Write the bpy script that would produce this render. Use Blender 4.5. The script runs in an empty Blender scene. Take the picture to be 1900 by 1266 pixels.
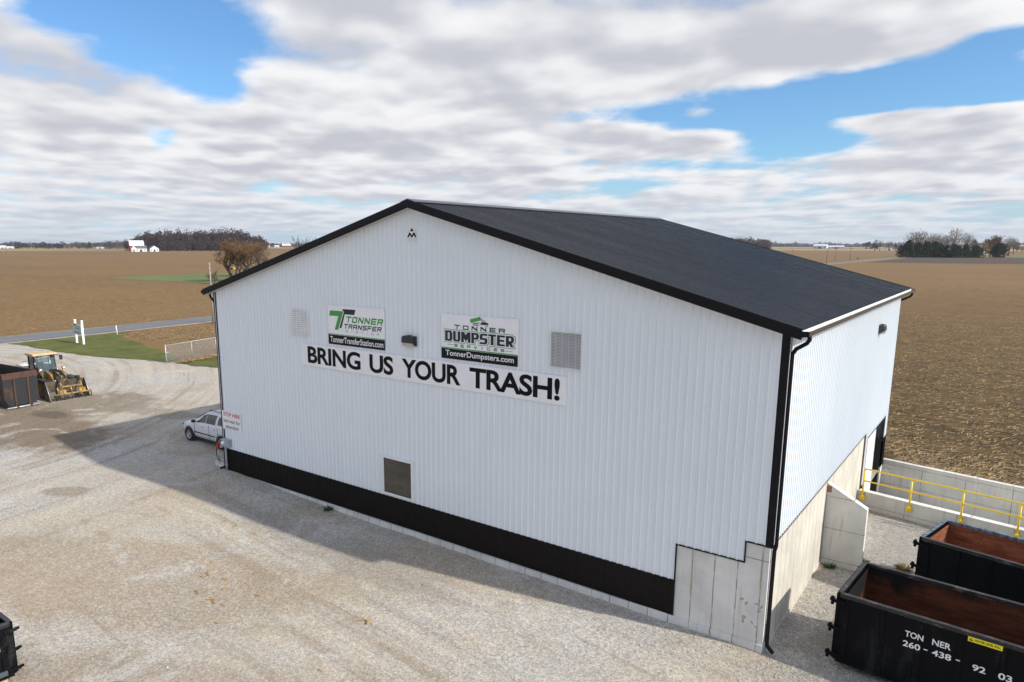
import bpy, math, random
from mathutils import Vector, Matrix
PI = math.pi; R = math.radians
sc = bpy.context.scene
COL = sc.collection
# ------------------------------------------------------------------ camera
CAM = (28.6968, -18.3050, 10.4320); PITCH = 0.1850; YAW = 0.6564
FPX = 1308.15; PX0 = 874.28; PY0 = 700.0
cd = bpy.data.cameras.new("camera"); cam = bpy.data.objects.new("camera", cd); COL.objects.link(cam)
cam.location = CAM; cam.rotation_euler = (PI / 2 - PITCH, 0.0, YAW)
cd.sensor_width = 36; cd.lens = 36 * FPX / 1900
cd.shift_x = (950 - PX0) / 1900; cd.shift_y = (PY0 - 633) / 1900
cd.clip_start = 0.1; cd.clip_end = 30000
sc.camera = cam
def ray(px, py):
    c, s = math.cos(YAW), math.sin(YAW)
    f = Vector((-s * math.cos(PITCH), c * math.cos(PITCH), -math.sin(PITCH)))
    r = Vector((c, s, 0)); u = r.cross(f)
    return f + r * ((px - PX0) / FPX) - u * ((py - PY0) / FPX)
def at(px, py, z=0.0):                    # point of the place at height z seen at photo pixel (px, py)
    d = ray(px, py); t = (z - CAM[2]) / d.z
    return Vector(CAM) + d * t
def dist(p): return math.hypot(p.x - CAM[0], p.y - CAM[1])
# ------------------------------------------------------------------ colour management
sc.view_settings.view_transform = 'Standard'; sc.view_settings.look = 'None'
sc.view_settings.exposure = 0.10; sc.view_settings.gamma = 1.0
sc.view_settings.use_curve_mapping = False
# ------------------------------------------------------------------ node helper
class NG:
    def __init__(self, tree): self.t = tree; self.t.nodes.clear()
    def new(self, typ, **kw):
        n = self.t.nodes.new(typ)
        for k, v in kw.items(): setattr(n, k, v)
        return n
    def link(self, a, b):
        self.t.links.new(a, b)
    def put(self, sock, v):
        if isinstance(v, (int, float)):
            sock.default_value = (v, v, v) if sock.type == 'VECTOR' else ((v, v, v, 1) if sock.type == 'RGBA' else v)
        elif isinstance(v, tuple):
            sock.default_value = (v + (1,)) if (sock.type == 'RGBA' and len(v) == 3) else v
        else: self.link(v, sock)
    def m(self, op, a, b=0.0, c=0.0, clamp=False):
        n = self.new('ShaderNodeMath', operation=op); n.use_clamp = clamp
        self.put(n.inputs[0], a); self.put(n.inputs[1], b)
        if op in ('MULTIPLY_ADD', 'WRAP'): self.put(n.inputs[2], c)
        return n.outputs[0]
    def add(self, a, b): return self.m('ADD', a, b)
    def sub(self, a, b): return self.m('SUBTRACT', a, b)
    def mul(self, a, b): return self.m('MULTIPLY', a, b)
    def div(self, a, b): return self.m('DIVIDE', a, b)
    def ss(self, x, a, b, lo=0.0, hi=1.0, mode='SMOOTHSTEP'):
        n = self.new('ShaderNodeMapRange', interpolation_type=mode)
        self.put(n.inputs[0], x); self.put(n.inputs[1], a); self.put(n.inputs[2], b); self.put(n.inputs[3], lo); self.put(n.inputs[4], hi)
        return n.outputs[0]
    def mix(self, f, a, b, blend='MIX'):
        n = self.new('ShaderNodeMix', data_type='RGBA', blend_type=blend)
        self.put(n.inputs[0], f); self.put(n.inputs[6], a); self.put(n.inputs[7], b)
        return n.outputs[2]
    def obj(self): return self.new('ShaderNodeTexCoord').outputs['Object']
    def gen(self): return self.new('ShaderNodeTexCoord').outputs['Generated']
    def sep(self, v):
        n = self.new('ShaderNodeSeparateXYZ'); self.link(v, n.inputs[0]); return n.outputs
    def comb(self, x, y, z=0.0):
        n = self.new('ShaderNodeCombineXYZ'); self.put(n.inputs[0], x); self.put(n.inputs[1], y); self.put(n.inputs[2], z); return n.outputs[0]
    def map(self, v, scale=(1, 1, 1), rot=0.0, loc=(0, 0, 0)):
        n = self.new('ShaderNodeMapping'); self.link(v, n.inputs[0])
        n.inputs['Scale'].default_value = scale; n.inputs['Rotation'].default_value = (0, 0, rot); n.inputs['Location'].default_value = loc
        return n.outputs[0]
    def noise(self, v, scale, detail=4, rough=0.55, dist=0.0, col=False):
        n = self.new('ShaderNodeTexNoise'); self.link(v, n.inputs['Vector'])
        n.inputs['Scale'].default_value = scale; n.inputs['Detail'].default_value = detail
        n.inputs['Roughness'].default_value = rough; n.inputs['Distortion'].default_value = dist
        return n.outputs['Color' if col else 'Fac']
    def voro(self, v, scale, out='Color', rand=1.0, feat='F1'):
        n = self.new('ShaderNodeTexVoronoi', feature=feat); self.link(v, n.inputs['Vector'])
        n.inputs['Scale'].default_value = scale; n.inputs['Randomness'].default_value = rand
        return n.outputs[out]
    def spot(self, xy, x0, y0, rx, ry, rot=0.0):       # 1 in the middle of an ellipse on the ground, 0 outside
        X, Y = xy[0], xy[1]; c, s = math.cos(rot), math.sin(rot)
        dx = self.sub(X, x0); dy = self.sub(Y, y0)
        a = self.div(self.add(self.mul(dx, c), self.mul(dy, s)), rx)
        b = self.div(self.add(self.mul(dx, -s), self.mul(dy, c)), ry)
        d = self.add(self.mul(a, a), self.mul(b, b))
        return self.m('POWER', 2.718, self.mul(d, -1.0))
# ------------------------------------------------------------------ sky and sun
SUN_EL, SUN_AZ = R(33.9), R(9.65)           # azimuth measured from +x towards +y
w = bpy.data.worlds.new("World"); sc.world = w; w.use_nodes = True
g = NG(w.node_tree)
sky = g.new('ShaderNodeTexSky', sky_type='NISHITA'); sky.sun_disc = False
sky.sun_elevation = SUN_EL; sky.sun_rotation = PI / 2 - SUN_AZ
sky.altitude = 250; sky.air_density = 1.0; sky.dust_density = 0.6; sky.ozone_density = 2.0
D = g.gen(); dx, dy, dz = g.sep(D)[:3]
cY, sY = math.cos(YAW), math.sin(YAW)
rx_ = g.add(g.mul(dx, cY), g.mul(dy, sY)); fy_ = g.add(g.mul(dx, -sY), g.mul(dy, cY))
hz = g.m('MAXIMUM', dz, 0.0)
den = g.add(hz, 0.11)
cu = g.div(rx_, den); cv = g.div(fy_, den)
pl = g.comb(cu, g.mul(cv, 0.80), 3.7)
LIFT = (0.02, -0.15, 0.0)
def density(v, det, rough):
    a_ = g.noise(v, 1.25, 2, 0.5, 0.2); b_ = g.noise(v, 3.1, det, rough, 0.1)
    return g.add(g.mul(a_, 0.62), g.mul(b_, 0.48))
n1 = density(pl, 9, 0.58); n1s = density(pl, 2, 0.45); n1u = density(g.map(pl, (1, 1, 1), 0, LIFT), 2, 0.45)
n2 = g.noise(g.map(pl, (1, 1, 1), 0, (7.3, 2.1, 5)), 6.0, 8, 0.62, 0.0)
n3 = g.noise(g.map(pl, (1, 1, 1), 0, (1.3, 9.1, 2)), 0.9, 3, 0.5, 0.0)
az = g.m('ARCTAN2', rx_, fy_); el = g.m('ARCSINE', dz)
def skydir(px, py):
    d = ray(px, py); d.normalize()
    r = d.x * cY + d.y * sY; f = -d.x * sY + d.y * cY
    return math.atan2(r, f), math.asin(d.z)
bias = 0.10
for (px, py, wx, wy, amp) in [(290, 40, 150, 62, -.40), (395, 150, 70, 60, -.30), (90, 20, 90, 40, -.22), (230, 110, 80, 26, -.12),
                              (1420, 205, 230, 42, -.38), (1690, 150, 220, 48, -.42), (1870, 70, 110, 34, -.35), (1860, 165, 90, 40, -.22), (1150, 212, 120, 22, -.22),
                              (1480, 268, 130, 30, -.30), (1190, 345, 110, 16, -.22), (835, 305, 55, 16, -.16), (300, 258, 28, 24, -.16), (1330, 310, 120, 12, -.15),
                              (1650, 222, 110, 17, .33), (1830, 215, 70, 22, .30), (1300, 212, 52, 14, .22), (900, 110, 420, 90, .25),
                              (1400, 95, 330, 50, .22), (680, 15, 130, 40, .20), (470, 30, 60, 25, -.05), (120, 190, 200, 70, .16), (1250, 265, 130, 22, .28), (1750, 305, 260, 24, .25), (700, 260, 420, 70, .12)]:
    a0, e0 = skydir(px, py); a1, _ = skydir(px + wx, py); _, e1 = skydir(px, py - wy)
    sa = abs(a1 - a0); se = abs(e1 - e0)
    qa = g.div(g.sub(az, a0), sa); qe = g.div(g.sub(el, e0), se)
    gauss = g.m('POWER', 2.718, g.mul(g.add(g.mul(qa, qa), g.mul(qe, qe)), -1.0))
    bias = g.add(g.mul(gauss, amp), bias)
thick = g.add(n1, bias)
cover = g.ss(thick, 0.49, 0.675)
# grey flat bases, bright tops where the cloud thins out towards the sky above it
rim = g.ss(g.sub(n1s, n1u), -0.10, 0.12, 0, 1, 'LINEAR')
body = g.ss(g.add(thick, g.mul(g.sub(n3, 0.5), 0.4)), 0.50, 0.95, 0, 1, 'LINEAR')
shade = g.add(g.mul(body, 0.75), g.mul(g.sub(0.5, rim), 0.95))
shade = g.ss(g.add(shade, g.mul(g.sub(n2, 0.5), 0.30)), -0.15, 0.95)
ccol = g.mix(shade, (8.7, 8.7, 8.8), (5.3, 5.45, 6.05))
sd = Vector((math.cos(SUN_EL) * math.cos(SUN_AZ), math.cos(SUN_EL) * math.sin(SUN_AZ), math.sin(SUN_EL)))
mu = g.add(g.add(g.mul(dx, sd.x), g.mul(dy, sd.y)), g.mul(dz, sd.z))
glow = g.add(1.0, g.mul(g.m('POWER', g.ss(mu, 0.1, 1.0, 0, 1, 'LINEAR'), 2.0), 1.6))        # clouds scatter forward: brighter round the sun
ccol = g.mix(1.0, ccol, g.comb(glow, glow, glow), 'MULTIPLY')
low = g.ss(el, R(0.0), R(7.0), 1.0, 0.0)
ccol = g.mix(g.mul(low, 0.45), ccol, (5.6, 6.1, 7.1))
cover = g.mul(cover, g.ss(el, R(-0.5), R(3.5), 0.72, 1.0))
cover = g.mul(cover, g.ss(el, R(21), R(42), 1.0, 0.48))          # mostly clear overhead
skyc = g.mix(1.0, sky.outputs[0], (.88, 1.24, 1.52), 'MULTIPLY')
skyc = g.mix(g.mul(low, 0.75), skyc, (4.6, 5.7, 7.2))
allc = g.mix(cover, skyc, ccol)
bg = g.new('ShaderNodeBackground'); g.link(allc, bg.inputs[0]); bg.inputs[1].default_value = 0.1
wo = g.new('ShaderNodeOutputWorld'); g.link(bg.outputs[0], wo.inputs[0])
w.cycles.sampling_method = 'MANUAL'; w.cycles.sample_map_resolution = 512
ld = bpy.data.lights.new("sun", 'SUN'); ld.energy = 4.7; ld.angle = R(1.0); ld.color = (1.0, 0.935, 0.82)
sun = bpy.data.objects.new("sun", ld); COL.objects.link(sun)
sdir = Vector((math.cos(SUN_EL) * math.cos(SUN_AZ), math.cos(SUN_EL) * math.sin(SUN_AZ), math.sin(SUN_EL)))
sun.rotation_euler = sdir.to_track_quat('Z', 'Y').to_euler(); sun.location = (60, 10, 45)
sc.cycles.max_bounces = 6; sc.cycles.diffuse_bounces = 3; sc.cycles.glossy_bounces = 3; sc.cycles.transmission_bounces = 4
sc.cycles.volume_bounces = 0; sc.cycles.use_denoising = True
try: sc.cycles.sample_clamp_indirect = 6
except Exception: pass
# ------------------------------------------------------------------ materials
MATS = {}
def mat(name, build):
    if name in MATS: return MATS[name]
    m = bpy.data.materials.new(name); m.use_nodes = True
    q = NG(m.node_tree); bs = q.new('ShaderNodeBsdfPrincipled'); out = q.new('ShaderNodeOutputMaterial')
    q.link(bs.outputs[0], out.inputs[0]); build(q, bs.inputs); MATS[name] = m; return m
def bump(q, I, h, strength=0.3, dist=0.02):
    b = q.new('ShaderNodeBump'); b.inputs['Strength'].default_value = strength; b.inputs['Distance'].default_value = dist
    q.link(h, b.inputs['Height']); q.link(b.outputs[0], I['Normal'])
def plain(name, col, rough=0.5, metal=0.0, var=0.15, scale=3.0, spec=0.5, bmp=0.0):
    def f(q, I):
        n = q.noise(q.obj(), scale, 5, 0.6)
        d = tuple(c * (1 - var) for c in col); b = tuple(min(1, c * (1 + var)) for c in col)
        q.put(I['Base Color'], q.mix(q.ss(n, .3, .7), d, b))
        q.put(I['Roughness'], q.ss(n, .3, .7, max(.02, rough - .06), min(1, rough + .06))); I['Metallic'].default_value = metal
        I['Specular IOR Level'].default_value = spec
        if bmp: bump(q, I, q.noise(q.obj(), scale * 12, 4), bmp, 0.01)
    return mat(name, f)
def worn(name, col, col2, amount=0.5, scale=1.2, rough=0.7, stretch=(1, 1, .35), metal=0.0, spec=.4):     # paint with patches worn to a second colour
    def f(q, I):
        v = q.map(q.obj(), stretch)
        a = q.noise(v, scale, 8, 0.68, 0.4); b = q.noise(q.obj(), scale * 9, 4)
        k = q.ss(q.add(a, q.mul(q.sub(b, .5), .35)), 1.02 - amount - .07, 1.02 - amount + .07)
        c = q.mix(b, tuple(x * .75 for x in col), tuple(x * 1.2 for x in col))
        c2 = q.mix(q.noise(q.obj(), scale * 5, 5), tuple(x * .6 for x in col2), tuple(x * 1.3 for x in col2))
        q.put(I['Base Color'], q.mix(k, c, c2)); q.put(I['Roughness'], q.ss(k, 0, 1, rough * .8, .92)); I['Metallic'].default_value = metal; I['Specular IOR Level'].default_value = spec
        bump(q, I, q.add(a, b), 0.15, 0.01)
    return mat(name, f)
def siding_mat(name, col, rough=.42, spec=.5):
    def f(q, I):
        o = q.obj(); n = q.noise(q.map(o, (1, 1, .15)), 2.2, 6, .6); n2 = q.noise(o, .5, 3)
        k = q.add(q.mul(n, .5), q.mul(n2, .5))
        q.put(I['Base Color'], q.mix(q.ss(k, .3, .7), tuple(c * .975 for c in col), tuple(min(1, c * 1.015) for c in col)))
        q.put(I['Roughness'], q.ss(n, .3, .7, rough - .05, rough + .08))
        I['Specular IOR Level'].default_value = spec; bump(q, I, q.noise(q.map(o, (1, 1, .5)), 1.6, 3), 0.12, 0.02)
    return mat(name, f)
M_WHITE = siding_mat('white_steel', (.725, .77, .82))
M_BLACKST = siding_mat('black_steel', (.009, .007, .006), .55, .16)
M_TRIM = plain('black_trim', (.005, .005, .008), .42, var=.2, spec=.18)
M_SOFFIT = plain('soffit_steel', (.50, .49, .47), .6, var=.06)
M_GUTIN = plain('gutter_inside', (.72, .76, .74), .35, var=.08)
M_GUTOUT = plain('gutter_brown', (.05, .038, .034), .4, var=.2)
def f_roof(q, I):
    o = q.obj(); n = q.noise(q.map(o, (.15, 1, 1)), 1.4, 6, .6); n2 = q.noise(o, .25, 3)
    pan = q.new('ShaderNodeTexWhiteNoise', noise_dimensions='1D'); q.link(q.m('FLOOR', q.div(q.sep(o)[1], .9144)), pan.inputs['W']); pv_ = pan.outputs['Value']
    c = q.mix(q.ss(q.add(q.mul(n, .6), q.mul(n2, .4)), .35, .65), (.013, .014, .021), (.021, .022, .032))
    q.put(I['Base Color'], q.mix(q.mul(pv_, .5), c, (.026, .026, .036)))
    q.put(I['Roughness'], q.add(q.ss(n, .3, .7, .16, .24), q.mul(pv_, .10))); I['Specular IOR Level'].default_value = .5
M_ROOF = mat('charcoal_roof_steel', f_roof)
M_RIDGE = plain('ridge_steel', (.05, .055, .065), .3, var=.15)
def concrete(name, col, vert=0.61, horiz=0.0, axis=0, rust=True, vofs=0.0):
    def f(q, I):
        o = q.obj(); X = q.sep(o); t = X[axis]; z = X[2]
        big = q.noise(o, .7, 6, .6, .3); fine = q.noise(o, 14, 6, .7); streak = q.noise(q.map(o, (6, 6, .45)), 1, 5, .6)
        c = q.mix(q.ss(big, .3, .7), tuple(x * .86 for x in col), tuple(x * 1.1 for x in col))
        c = q.mix(q.mul(q.ss(streak, .5, .78), .35), c, (.21, .19, .155))
        c = q.mix(q.mul(q.ss(fine, .62, .72), .5), c, (.17, .16, .145))
        wob = q.mul(q.sub(q.noise(o, 2.5, 3), .5), .03)
        d = q.m('ABSOLUTE', q.sub(q.m('FRACT', q.add(q.div(q.add(q.add(t, vofs), wob), vert), .5)), .5))
        seam = q.ss(q.mul(d, vert), 0.006, 0.022, 1, 0)
        if horiz:
            # panel courses of unequal height
            d2 = q.m('ABSOLUTE', q.sub(q.m('FRACT', q.add(q.div(q.add(z, wob), horiz), .5)), .5))
            seam = q.m('MAXIMUM', seam, q.ss(q.mul(d2, horiz), .005, .018, 1, 0))
        if axis == 0 and vofs: seam = q.m('MAXIMUM', seam, q.mul(q.ss(q.m('ABSOLUTE', q.sub(z, 2.33)), .006, .02, 1, 0), q.ss(t, 23.79, 23.80)))
        seam = q.mul(seam, q.ss(q.noise(o, 3, 3), .3, .6, .25, .85))
        c = q.mix(seam, c, (.15, .13, .10))
        if axis == 0 and vofs:
            pk = 0.0
            for (px_, pz_, rx_, rz_, ro_) in ((23.77, 1.11, .075, .04, .6), (23.90, 1.03, .04, .075, -.3), (23.86, .62, .07, .06, .2), (23.84, .50, .04, .08, 0), (24.18, 1.09, .09, .03, -.1), (24.29, 1.04, .035, .075, -.4), (24.23, .90, .07, .04, .5), (24.07, .53, .07, .03, -.9), (24.19, .43, .065, .03, -.7)):
                pk = q.m('MAXIMUM', pk, q.spot((t, z), px_, pz_, rx_, rz_, ro_))
            c = q.mix(q.ss(q.add(pk, q.mul(q.sub(fine, .5), .6)), .42, .52), c, (.34, .335, .33))
        if rust: c = q.mix(q.mul(q.mul(q.ss(d, .0, .10, 1, 0), q.ss(q.noise(q.map(o, (2, 2, .3)), 1.2, 3), .56, .72)), .6), c, (.36, .25, .13))
        q.put(I['Base Color'], c); q.put(I['Roughness'], .88)
        bump(q, I, q.sub(q.add(q.mul(big, .4), q.mul(fine, .3)), seam), .35, .02)
    return mat(name, f)
M_CONC = concrete('concrete_front', (.63, .625, .605), .61, 0, 0, True, .18)
M_CONCS = concrete('concrete_side', (.52, .49, .43), .55, 0, 1)
M_CONCW = concrete('concrete_retaining', (.54, .53, .49), 1.75, .95, 0, False)
M_CONCP = concrete('concrete_plain', (.62, .605, .565), 1.3, 1.1, 0, False)
M_SIGNW = plain('sign_white', (.80, .80, .835), .45, var=.03)
M_SIGNB = plain('sign_black', (.012, .013, .018), .45, var=.1, spec=.12)
M_LETB = plain('letter_black', (.006, .006, .007), .5, var=.05, spec=.12)
M_LETD = plain('letter_charcoal', (.035, .038, .05), .5, var=.05, spec=.12)
M_GREEN = plain('sign_green', (.045, .30, .045), .5, var=.06)
M_PALEG = plain('sign_pale_green', (.14, .42, .15), .5, var=.05)
M_LETW = plain('letter_white', (.78, .78, .80), .5, var=.03)
M_RED = plain('letter_red', (.45, .03, .02), .5, var=.06)
def f_glass(q, I):
    q.put(I['Base Color'], (.018, .018, .017)); I['Roughness'].default_value = .03; I['Specular IOR Level'].default_value = .75; I['Coat Weight'].default_value = .35; I['Coat Roughness'].default_value = .02
    bump(q, I, q.noise(q.obj(), 1.3, 2), .05, .01)
M_GLASS = mat('dark_glass', f_glass)
M_CARGL = mat('tinted_car_glass', lambda q, I: (q.put(I['Base Color'], (.012, .015, .016)), q.put(I['Roughness'], .06), q.put(I['Specular IOR Level'], .7)))
M_LOUV = plain('louver_metal', (.72, .72, .72), .4, var=.06)
M_LOUVD = plain('louver_recess', (.10, .095, .09), .7)
M_BRONZE = plain('dark_bronze', (.02, .018, .018), .4)
M_LENS = plain('lamp_lens', (.45, .42, .38), .15, var=.05)
M_GALV = plain('galvanized', (.42, .45, .48), .42, metal=.4, var=.12, scale=6)
M_GREYBOX = plain('grey_enclosure', (.33, .37, .39), .5, var=.06)
M_YEL = plain('safety_yellow', (.84, .58, .008), .42, var=.08, scale=5)
M_DARKIN = plain('dark_interior', (.02, .02, .02), .9)
M_DOORW = plain('door_white', (.62, .64, .67), .45, var=.03)
M_BROWN = plain('rust_brown_edge', (.16, .075, .04), .7)
# dumpsters
M_DBLK = worn('dumpster_black', (.005, .0055, .007), (.020, .021, .023), .42, 2.0, .6, (1, 1, .25), 0.0, .08)
M_DBLK2 = worn('dumpster_black_scraped', (.004, .005, .007), (.03, .08, .12), .31, 1.6, .6, (.5, .5, 1.6), 0.0, .08)
M_DBLUE = worn('dumpster_blue_rim', (.10, .17, .25), (.09, .07, .065), .52, 6, .6)
M_DRIM = worn('dumpster_worn_rim', (.016, .015, .016), (.15, .12, .10), .44, 5, .6, (.4, 1, 1))
def f_inside(q, I, k=0.0, br=.72):
    o = q.obj(); X = q.sep(o)
    a = q.noise(q.map(o, (1, 1, .5)), .9, 7, .62, .5); b = q.noise(q.map(o, (.5, .5, 2.5)), 3.2, 6, .65); f = q.noise(o, 22, 4, .7)
    c = q.mix(q.ss(b, .3, .7), (.07 * br, .026 * br, .014 * br), (.16 * br, .058 * br, .030 * br))
    c = q.mix(q.ss(f, .55, .72), c, (.03, .014, .011))
    soot = q.ss(q.add(q.add(a, q.mul(X[2], .42)), q.mul(X[0], -.05)), 1.02 + k, 1.24 + k)
    c = q.mix(soot, c, (.010, .009, .010))
    q.put(I['Base Color'], c); q.put(I['Roughness'], .85); I['Specular IOR Level'].default_value = .1; bump(q, I, q.add(b, f), .25, .01)
M_DIN = mat('rusty_inside_sooty', f_inside)
M_DIN2 = mat('rusty_inside', lambda q, I: f_inside(q, I, 0.75, 1.7))
M_RUSTOLD = worn('black_paint_rusting', (.020, .021, .026), (.11, .050, .028), .40, 1.3, .7, (1, 1, .5))
M_RUST = worn('rust_plate', (.085, .042, .028), (.045, .028, .024), .45, 1.8, .85, (1, 1, 1))
M_STICK = plain('sticker_yellow', (.80, .68, .02), .4, var=.03)
M_WOOD = plain('raw_timber', (.42, .27, .13), .8, var=.25, scale=8)
# vehicles
M_CARW = plain('white_car_paint', (.68, .69, .71), .22, var=.02)
M_TYRE = plain('tyre_rubber', (.018, .017, .017), .85, var=.25, scale=12)
M_TYRED = plain('dusty_tyre', (.12, .095, .07), .95, var=.35, scale=6)
M_CHROME = plain('bright_alloy', (.55, .56, .58), .28, metal=.85, var=.06)
M_BLKPL = plain('black_plastic', (.015, .015, .016), .55)
M_REDL = plain('red_lamp', (.35, .01, .01), .2)
M_ORANGEL = plain('orange_lamp', (.75, .22, .02), .25)
M_MACH = worn('machine_yellow', (.44, .25, .035), (.20, .145, .08), .53, 2.4, .5)
M_MACHROOF = plain('sun_faded_roof', (.50, .36, .20), .6, var=.1)
M_STEELD = worn('bucket_steel', (.055, .05, .045), (.16, .125, .09), .52, 2.0, .6)
M_STEELW = plain('worn_edge_steel', (.42, .41, .40), .4, metal=.5, var=.2)
M_HOSE = plain('black_hose', (.012, .012, .012), .5)
# ------------------------------------------------------------------ mesh builder
class MB:
    def __init__(self): self.v = []; self.f = []; self.mi = []; self.mats = []; self.sm = []
    def mid(self, m):
        if m not in self.mats: self.mats.append(m)
        return self.mats.index(m)
    def poly(self, pts, m, smooth=False):
        b = len(self.v); self.v.extend([tuple(p) for p in pts]); self.f.append(tuple(range(b, b + len(pts)))); self.mi.append(self.mid(m)); self.sm.append(smooth)
    def mesh(self, vs, fs, m, smooth=False):
        b = len(self.v); self.v.extend([tuple(p) for p in vs]); k = self.mid(m)
        for f in fs: self.f.append(tuple(i + b for i in f)); self.mi.append(k); self.sm.append(smooth)
    def box(self, c, s, m, rot=(0, 0, 0)):
        hx, hy, hz = s[0] / 2, s[1] / 2, s[2] / 2
        vs = [Vector((x, y, z)) for x in (-hx, hx) for y in (-hy, hy) for z in (-hz, hz)]
        if any(rot):
            from mathutils import Euler
            e = Euler(rot).to_matrix(); vs = [e @ v for v in vs]
        vs = [v + Vector(c) for v in vs]
        self.mesh(vs, [(0, 1, 3, 2), (4, 6, 7, 5), (0, 4, 5, 1), (2, 3, 7, 6), (0, 2, 6, 4), (1, 5, 7, 3)], m)
    def bx(self, a, b, m): self.box([(a[i] + b[i]) / 2 for i in range(3)], [abs(b[i] - a[i]) for i in range(3)], m)
    def tube(self, pts, r, m, n=8, caps=True, smooth=True):
        pts = [Vector(p) for p in pts]; rs = r if isinstance(r, (list, tuple)) else [r] * len(pts)
        vs = []; fs = []; prev = None
        for i, p in enumerate(pts):
            t = (pts[min(i + 1, len(pts) - 1)] - pts[max(i - 1, 0)]).normalized()
            if prev is None:
                a = Vector((0, 0, 1)) if abs(t.z) < .9 else Vector((1, 0, 0)); u = t.cross(a).normalized()
            else: u = (prev - t * prev.dot(t)).normalized()
            prev = u; ww = t.cross(u)
            for k in range(n):
                an = 2 * PI * k / n; vs.append(p + (u * math.cos(an) + ww * math.sin(an)) * rs[i])
        for i in range(len(pts) - 1):
            for k in range(n): fs.append((i * n + k, i * n + (k + 1) % n, (i + 1) * n + (k + 1) % n, (i + 1) * n + k))
        self.mesh(vs, fs, m, smooth)
        if caps:
            self.poly(vs[:n][::-1], m); self.poly(vs[-n:], m)
    def cyl(self, a, b, r, m, n=14, smooth=True): self.tube([a, b], r, m, n, True, smooth)
    def lathe(self, prof, m, axis='y', c=(0, 0, 0), n=24, smooth=True):        # prof: (radius, along)
        vs = []; fs = []; c = Vector(c)
        for (r, t) in prof:
            for k in range(n):
                a = 2 * PI * k / n; u, vv = r * math.cos(a), r * math.sin(a)
                vs.append(c + (Vector((u, t, vv)) if axis == 'y' else Vector((t, u, vv)) if axis == 'x' else Vector((u, vv, t))))
        for i in range(len(prof) - 1):
            for k in range(n): fs.append((i * n + k, i * n + (k + 1) % n, (i + 1) * n + (k + 1) % n, (i + 1) * n + k))
        self.mesh(vs, fs, m, smooth)
    def prism(self, poly, d0, d1, m, axis='y'):                                # 2D polygon pushed along an axis
        def P(p, d): return (p[0], d, p[1]) if axis == 'y' else (d, p[0], p[1]) if axis == 'x' else (p[0], p[1], d)
        a = [P(p, d0) for p in poly]; b = [P(p, d1) for p in poly]; n = len(poly)
        self.poly(a, m); self.poly(b[::-1], m)
        self.mesh(a + b, [(i, i + n, (i + 1) % n + n, (i + 1) % n) for i in range(n)], m)
    def build(self, name, parent=None, bevel=0.0, label=None, fix=True, loc=None):
        me = bpy.data.meshes.new(name); me.from_pydata(self.v, [], self.f)
        for m in self.mats: me.materials.append(m)
        me.polygons.foreach_set('material_index', self.mi); me.polygons.foreach_set('use_smooth', self.sm)
        if fix:
            import bmesh
            bm = bmesh.new(); bm.from_mesh(me); bmesh.ops.remove_doubles(bm, verts=bm.verts, dist=1e-5)
            bmesh.ops.recalc_face_normals(bm, faces=bm.faces); bm.to_mesh(me); bm.free()
        me.update()
        o = bpy.data.objects.new(name, me); COL.objects.link(o)
        if parent: o.parent = parent
        if loc: o.location = loc
        if label: o['label'] = label
        if bevel:
            b = o.modifiers.new('bevel', 'BEVEL'); b.width = bevel; b.segments = 2; b.limit_method = 'ANGLE'; b.angle_limit = R(40)
        return o
def empty(name, loc=(0, 0, 0), rz=0.0):
    o = bpy.data.objects.new(name, None); COL.objects.link(o); o.location = loc; o.rotation_euler = (0, 0, rz); o.empty_display_size = .3; return o
def tag(o, label, cat, group=None, kind=None):
    if label: o['label'] = label
    if cat: o['category'] = cat
    if group: o['group'] = group
    if kind: o['kind'] = kind
    return o
def structure(o): o['kind'] = 'structure'; return o
def kids(o): return [c for c in bpy.data.objects if c.parent == o]
def copy_tree(o, parent=None):
    c = o.copy(); COL.objects.link(c)
    if parent: c.parent = parent
    for ch in kids(o): copy_tree(ch, c)
    return c
# lettering -----------------------------------------------------------
def text_polys(s, x0, x1, z0, z1, weight=0.0, spacing=1.0, shear=0.0):
    cu_ = bpy.data.curves.new('lettering', 'FONT'); cu_.body = s; cu_.offset = weight; cu_.space_character = spacing; cu_.resolution_u = 5; cu_.shear = shear
    o = bpy.data.objects.new('lettering', cu_); COL.objects.link(o)
    me = bpy.data.meshes.new_from_object(o.evaluated_get(bpy.context.evaluated_depsgraph_get()))
    bpy.data.objects.remove(o); vs = [v.co.copy() for v in me.vertices]; fs = [tuple(p.vertices) for p in me.polygons]
    bpy.data.meshes.remove(me); bpy.data.curves.remove(cu_)
    a = min(v.x for v in vs); b = max(v.x for v in vs); c = min(v.y for v in vs); d = max(v.y for v in vs)
    return [(x0 + (v.x - a) / (b - a) * (x1 - x0), z0 + (v.y - c) / (d - c) * (z1 - z0)) for v in vs], fs
def add_text(mb, m, depth, s, x0, x1, z0, z1, **kw):
    vs, fs = text_polys(s, x0, x1, z0, z1, **kw); mb.mesh([(x, depth, z) for x, z in vs], fs, m)
def bar(x0, x1, y0, y1, c=0.0, k=''):
    p = []
    p += [(x0, y0 + c), (x0 + c, y0)] if 'a' in k else [(x0, y0)]
    p += [(x1 - c, y0), (x1, y0 + c)] if 'b' in k else [(x1, y0)]
    p += [(x1, y1 - c), (x1 - c, y1)] if 'c' in k else [(x1, y1)]
    p += [(x0 + c, y1), (x0, y1 - c)] if 'd' in k else [(x0, y1)]
    return p
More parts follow.
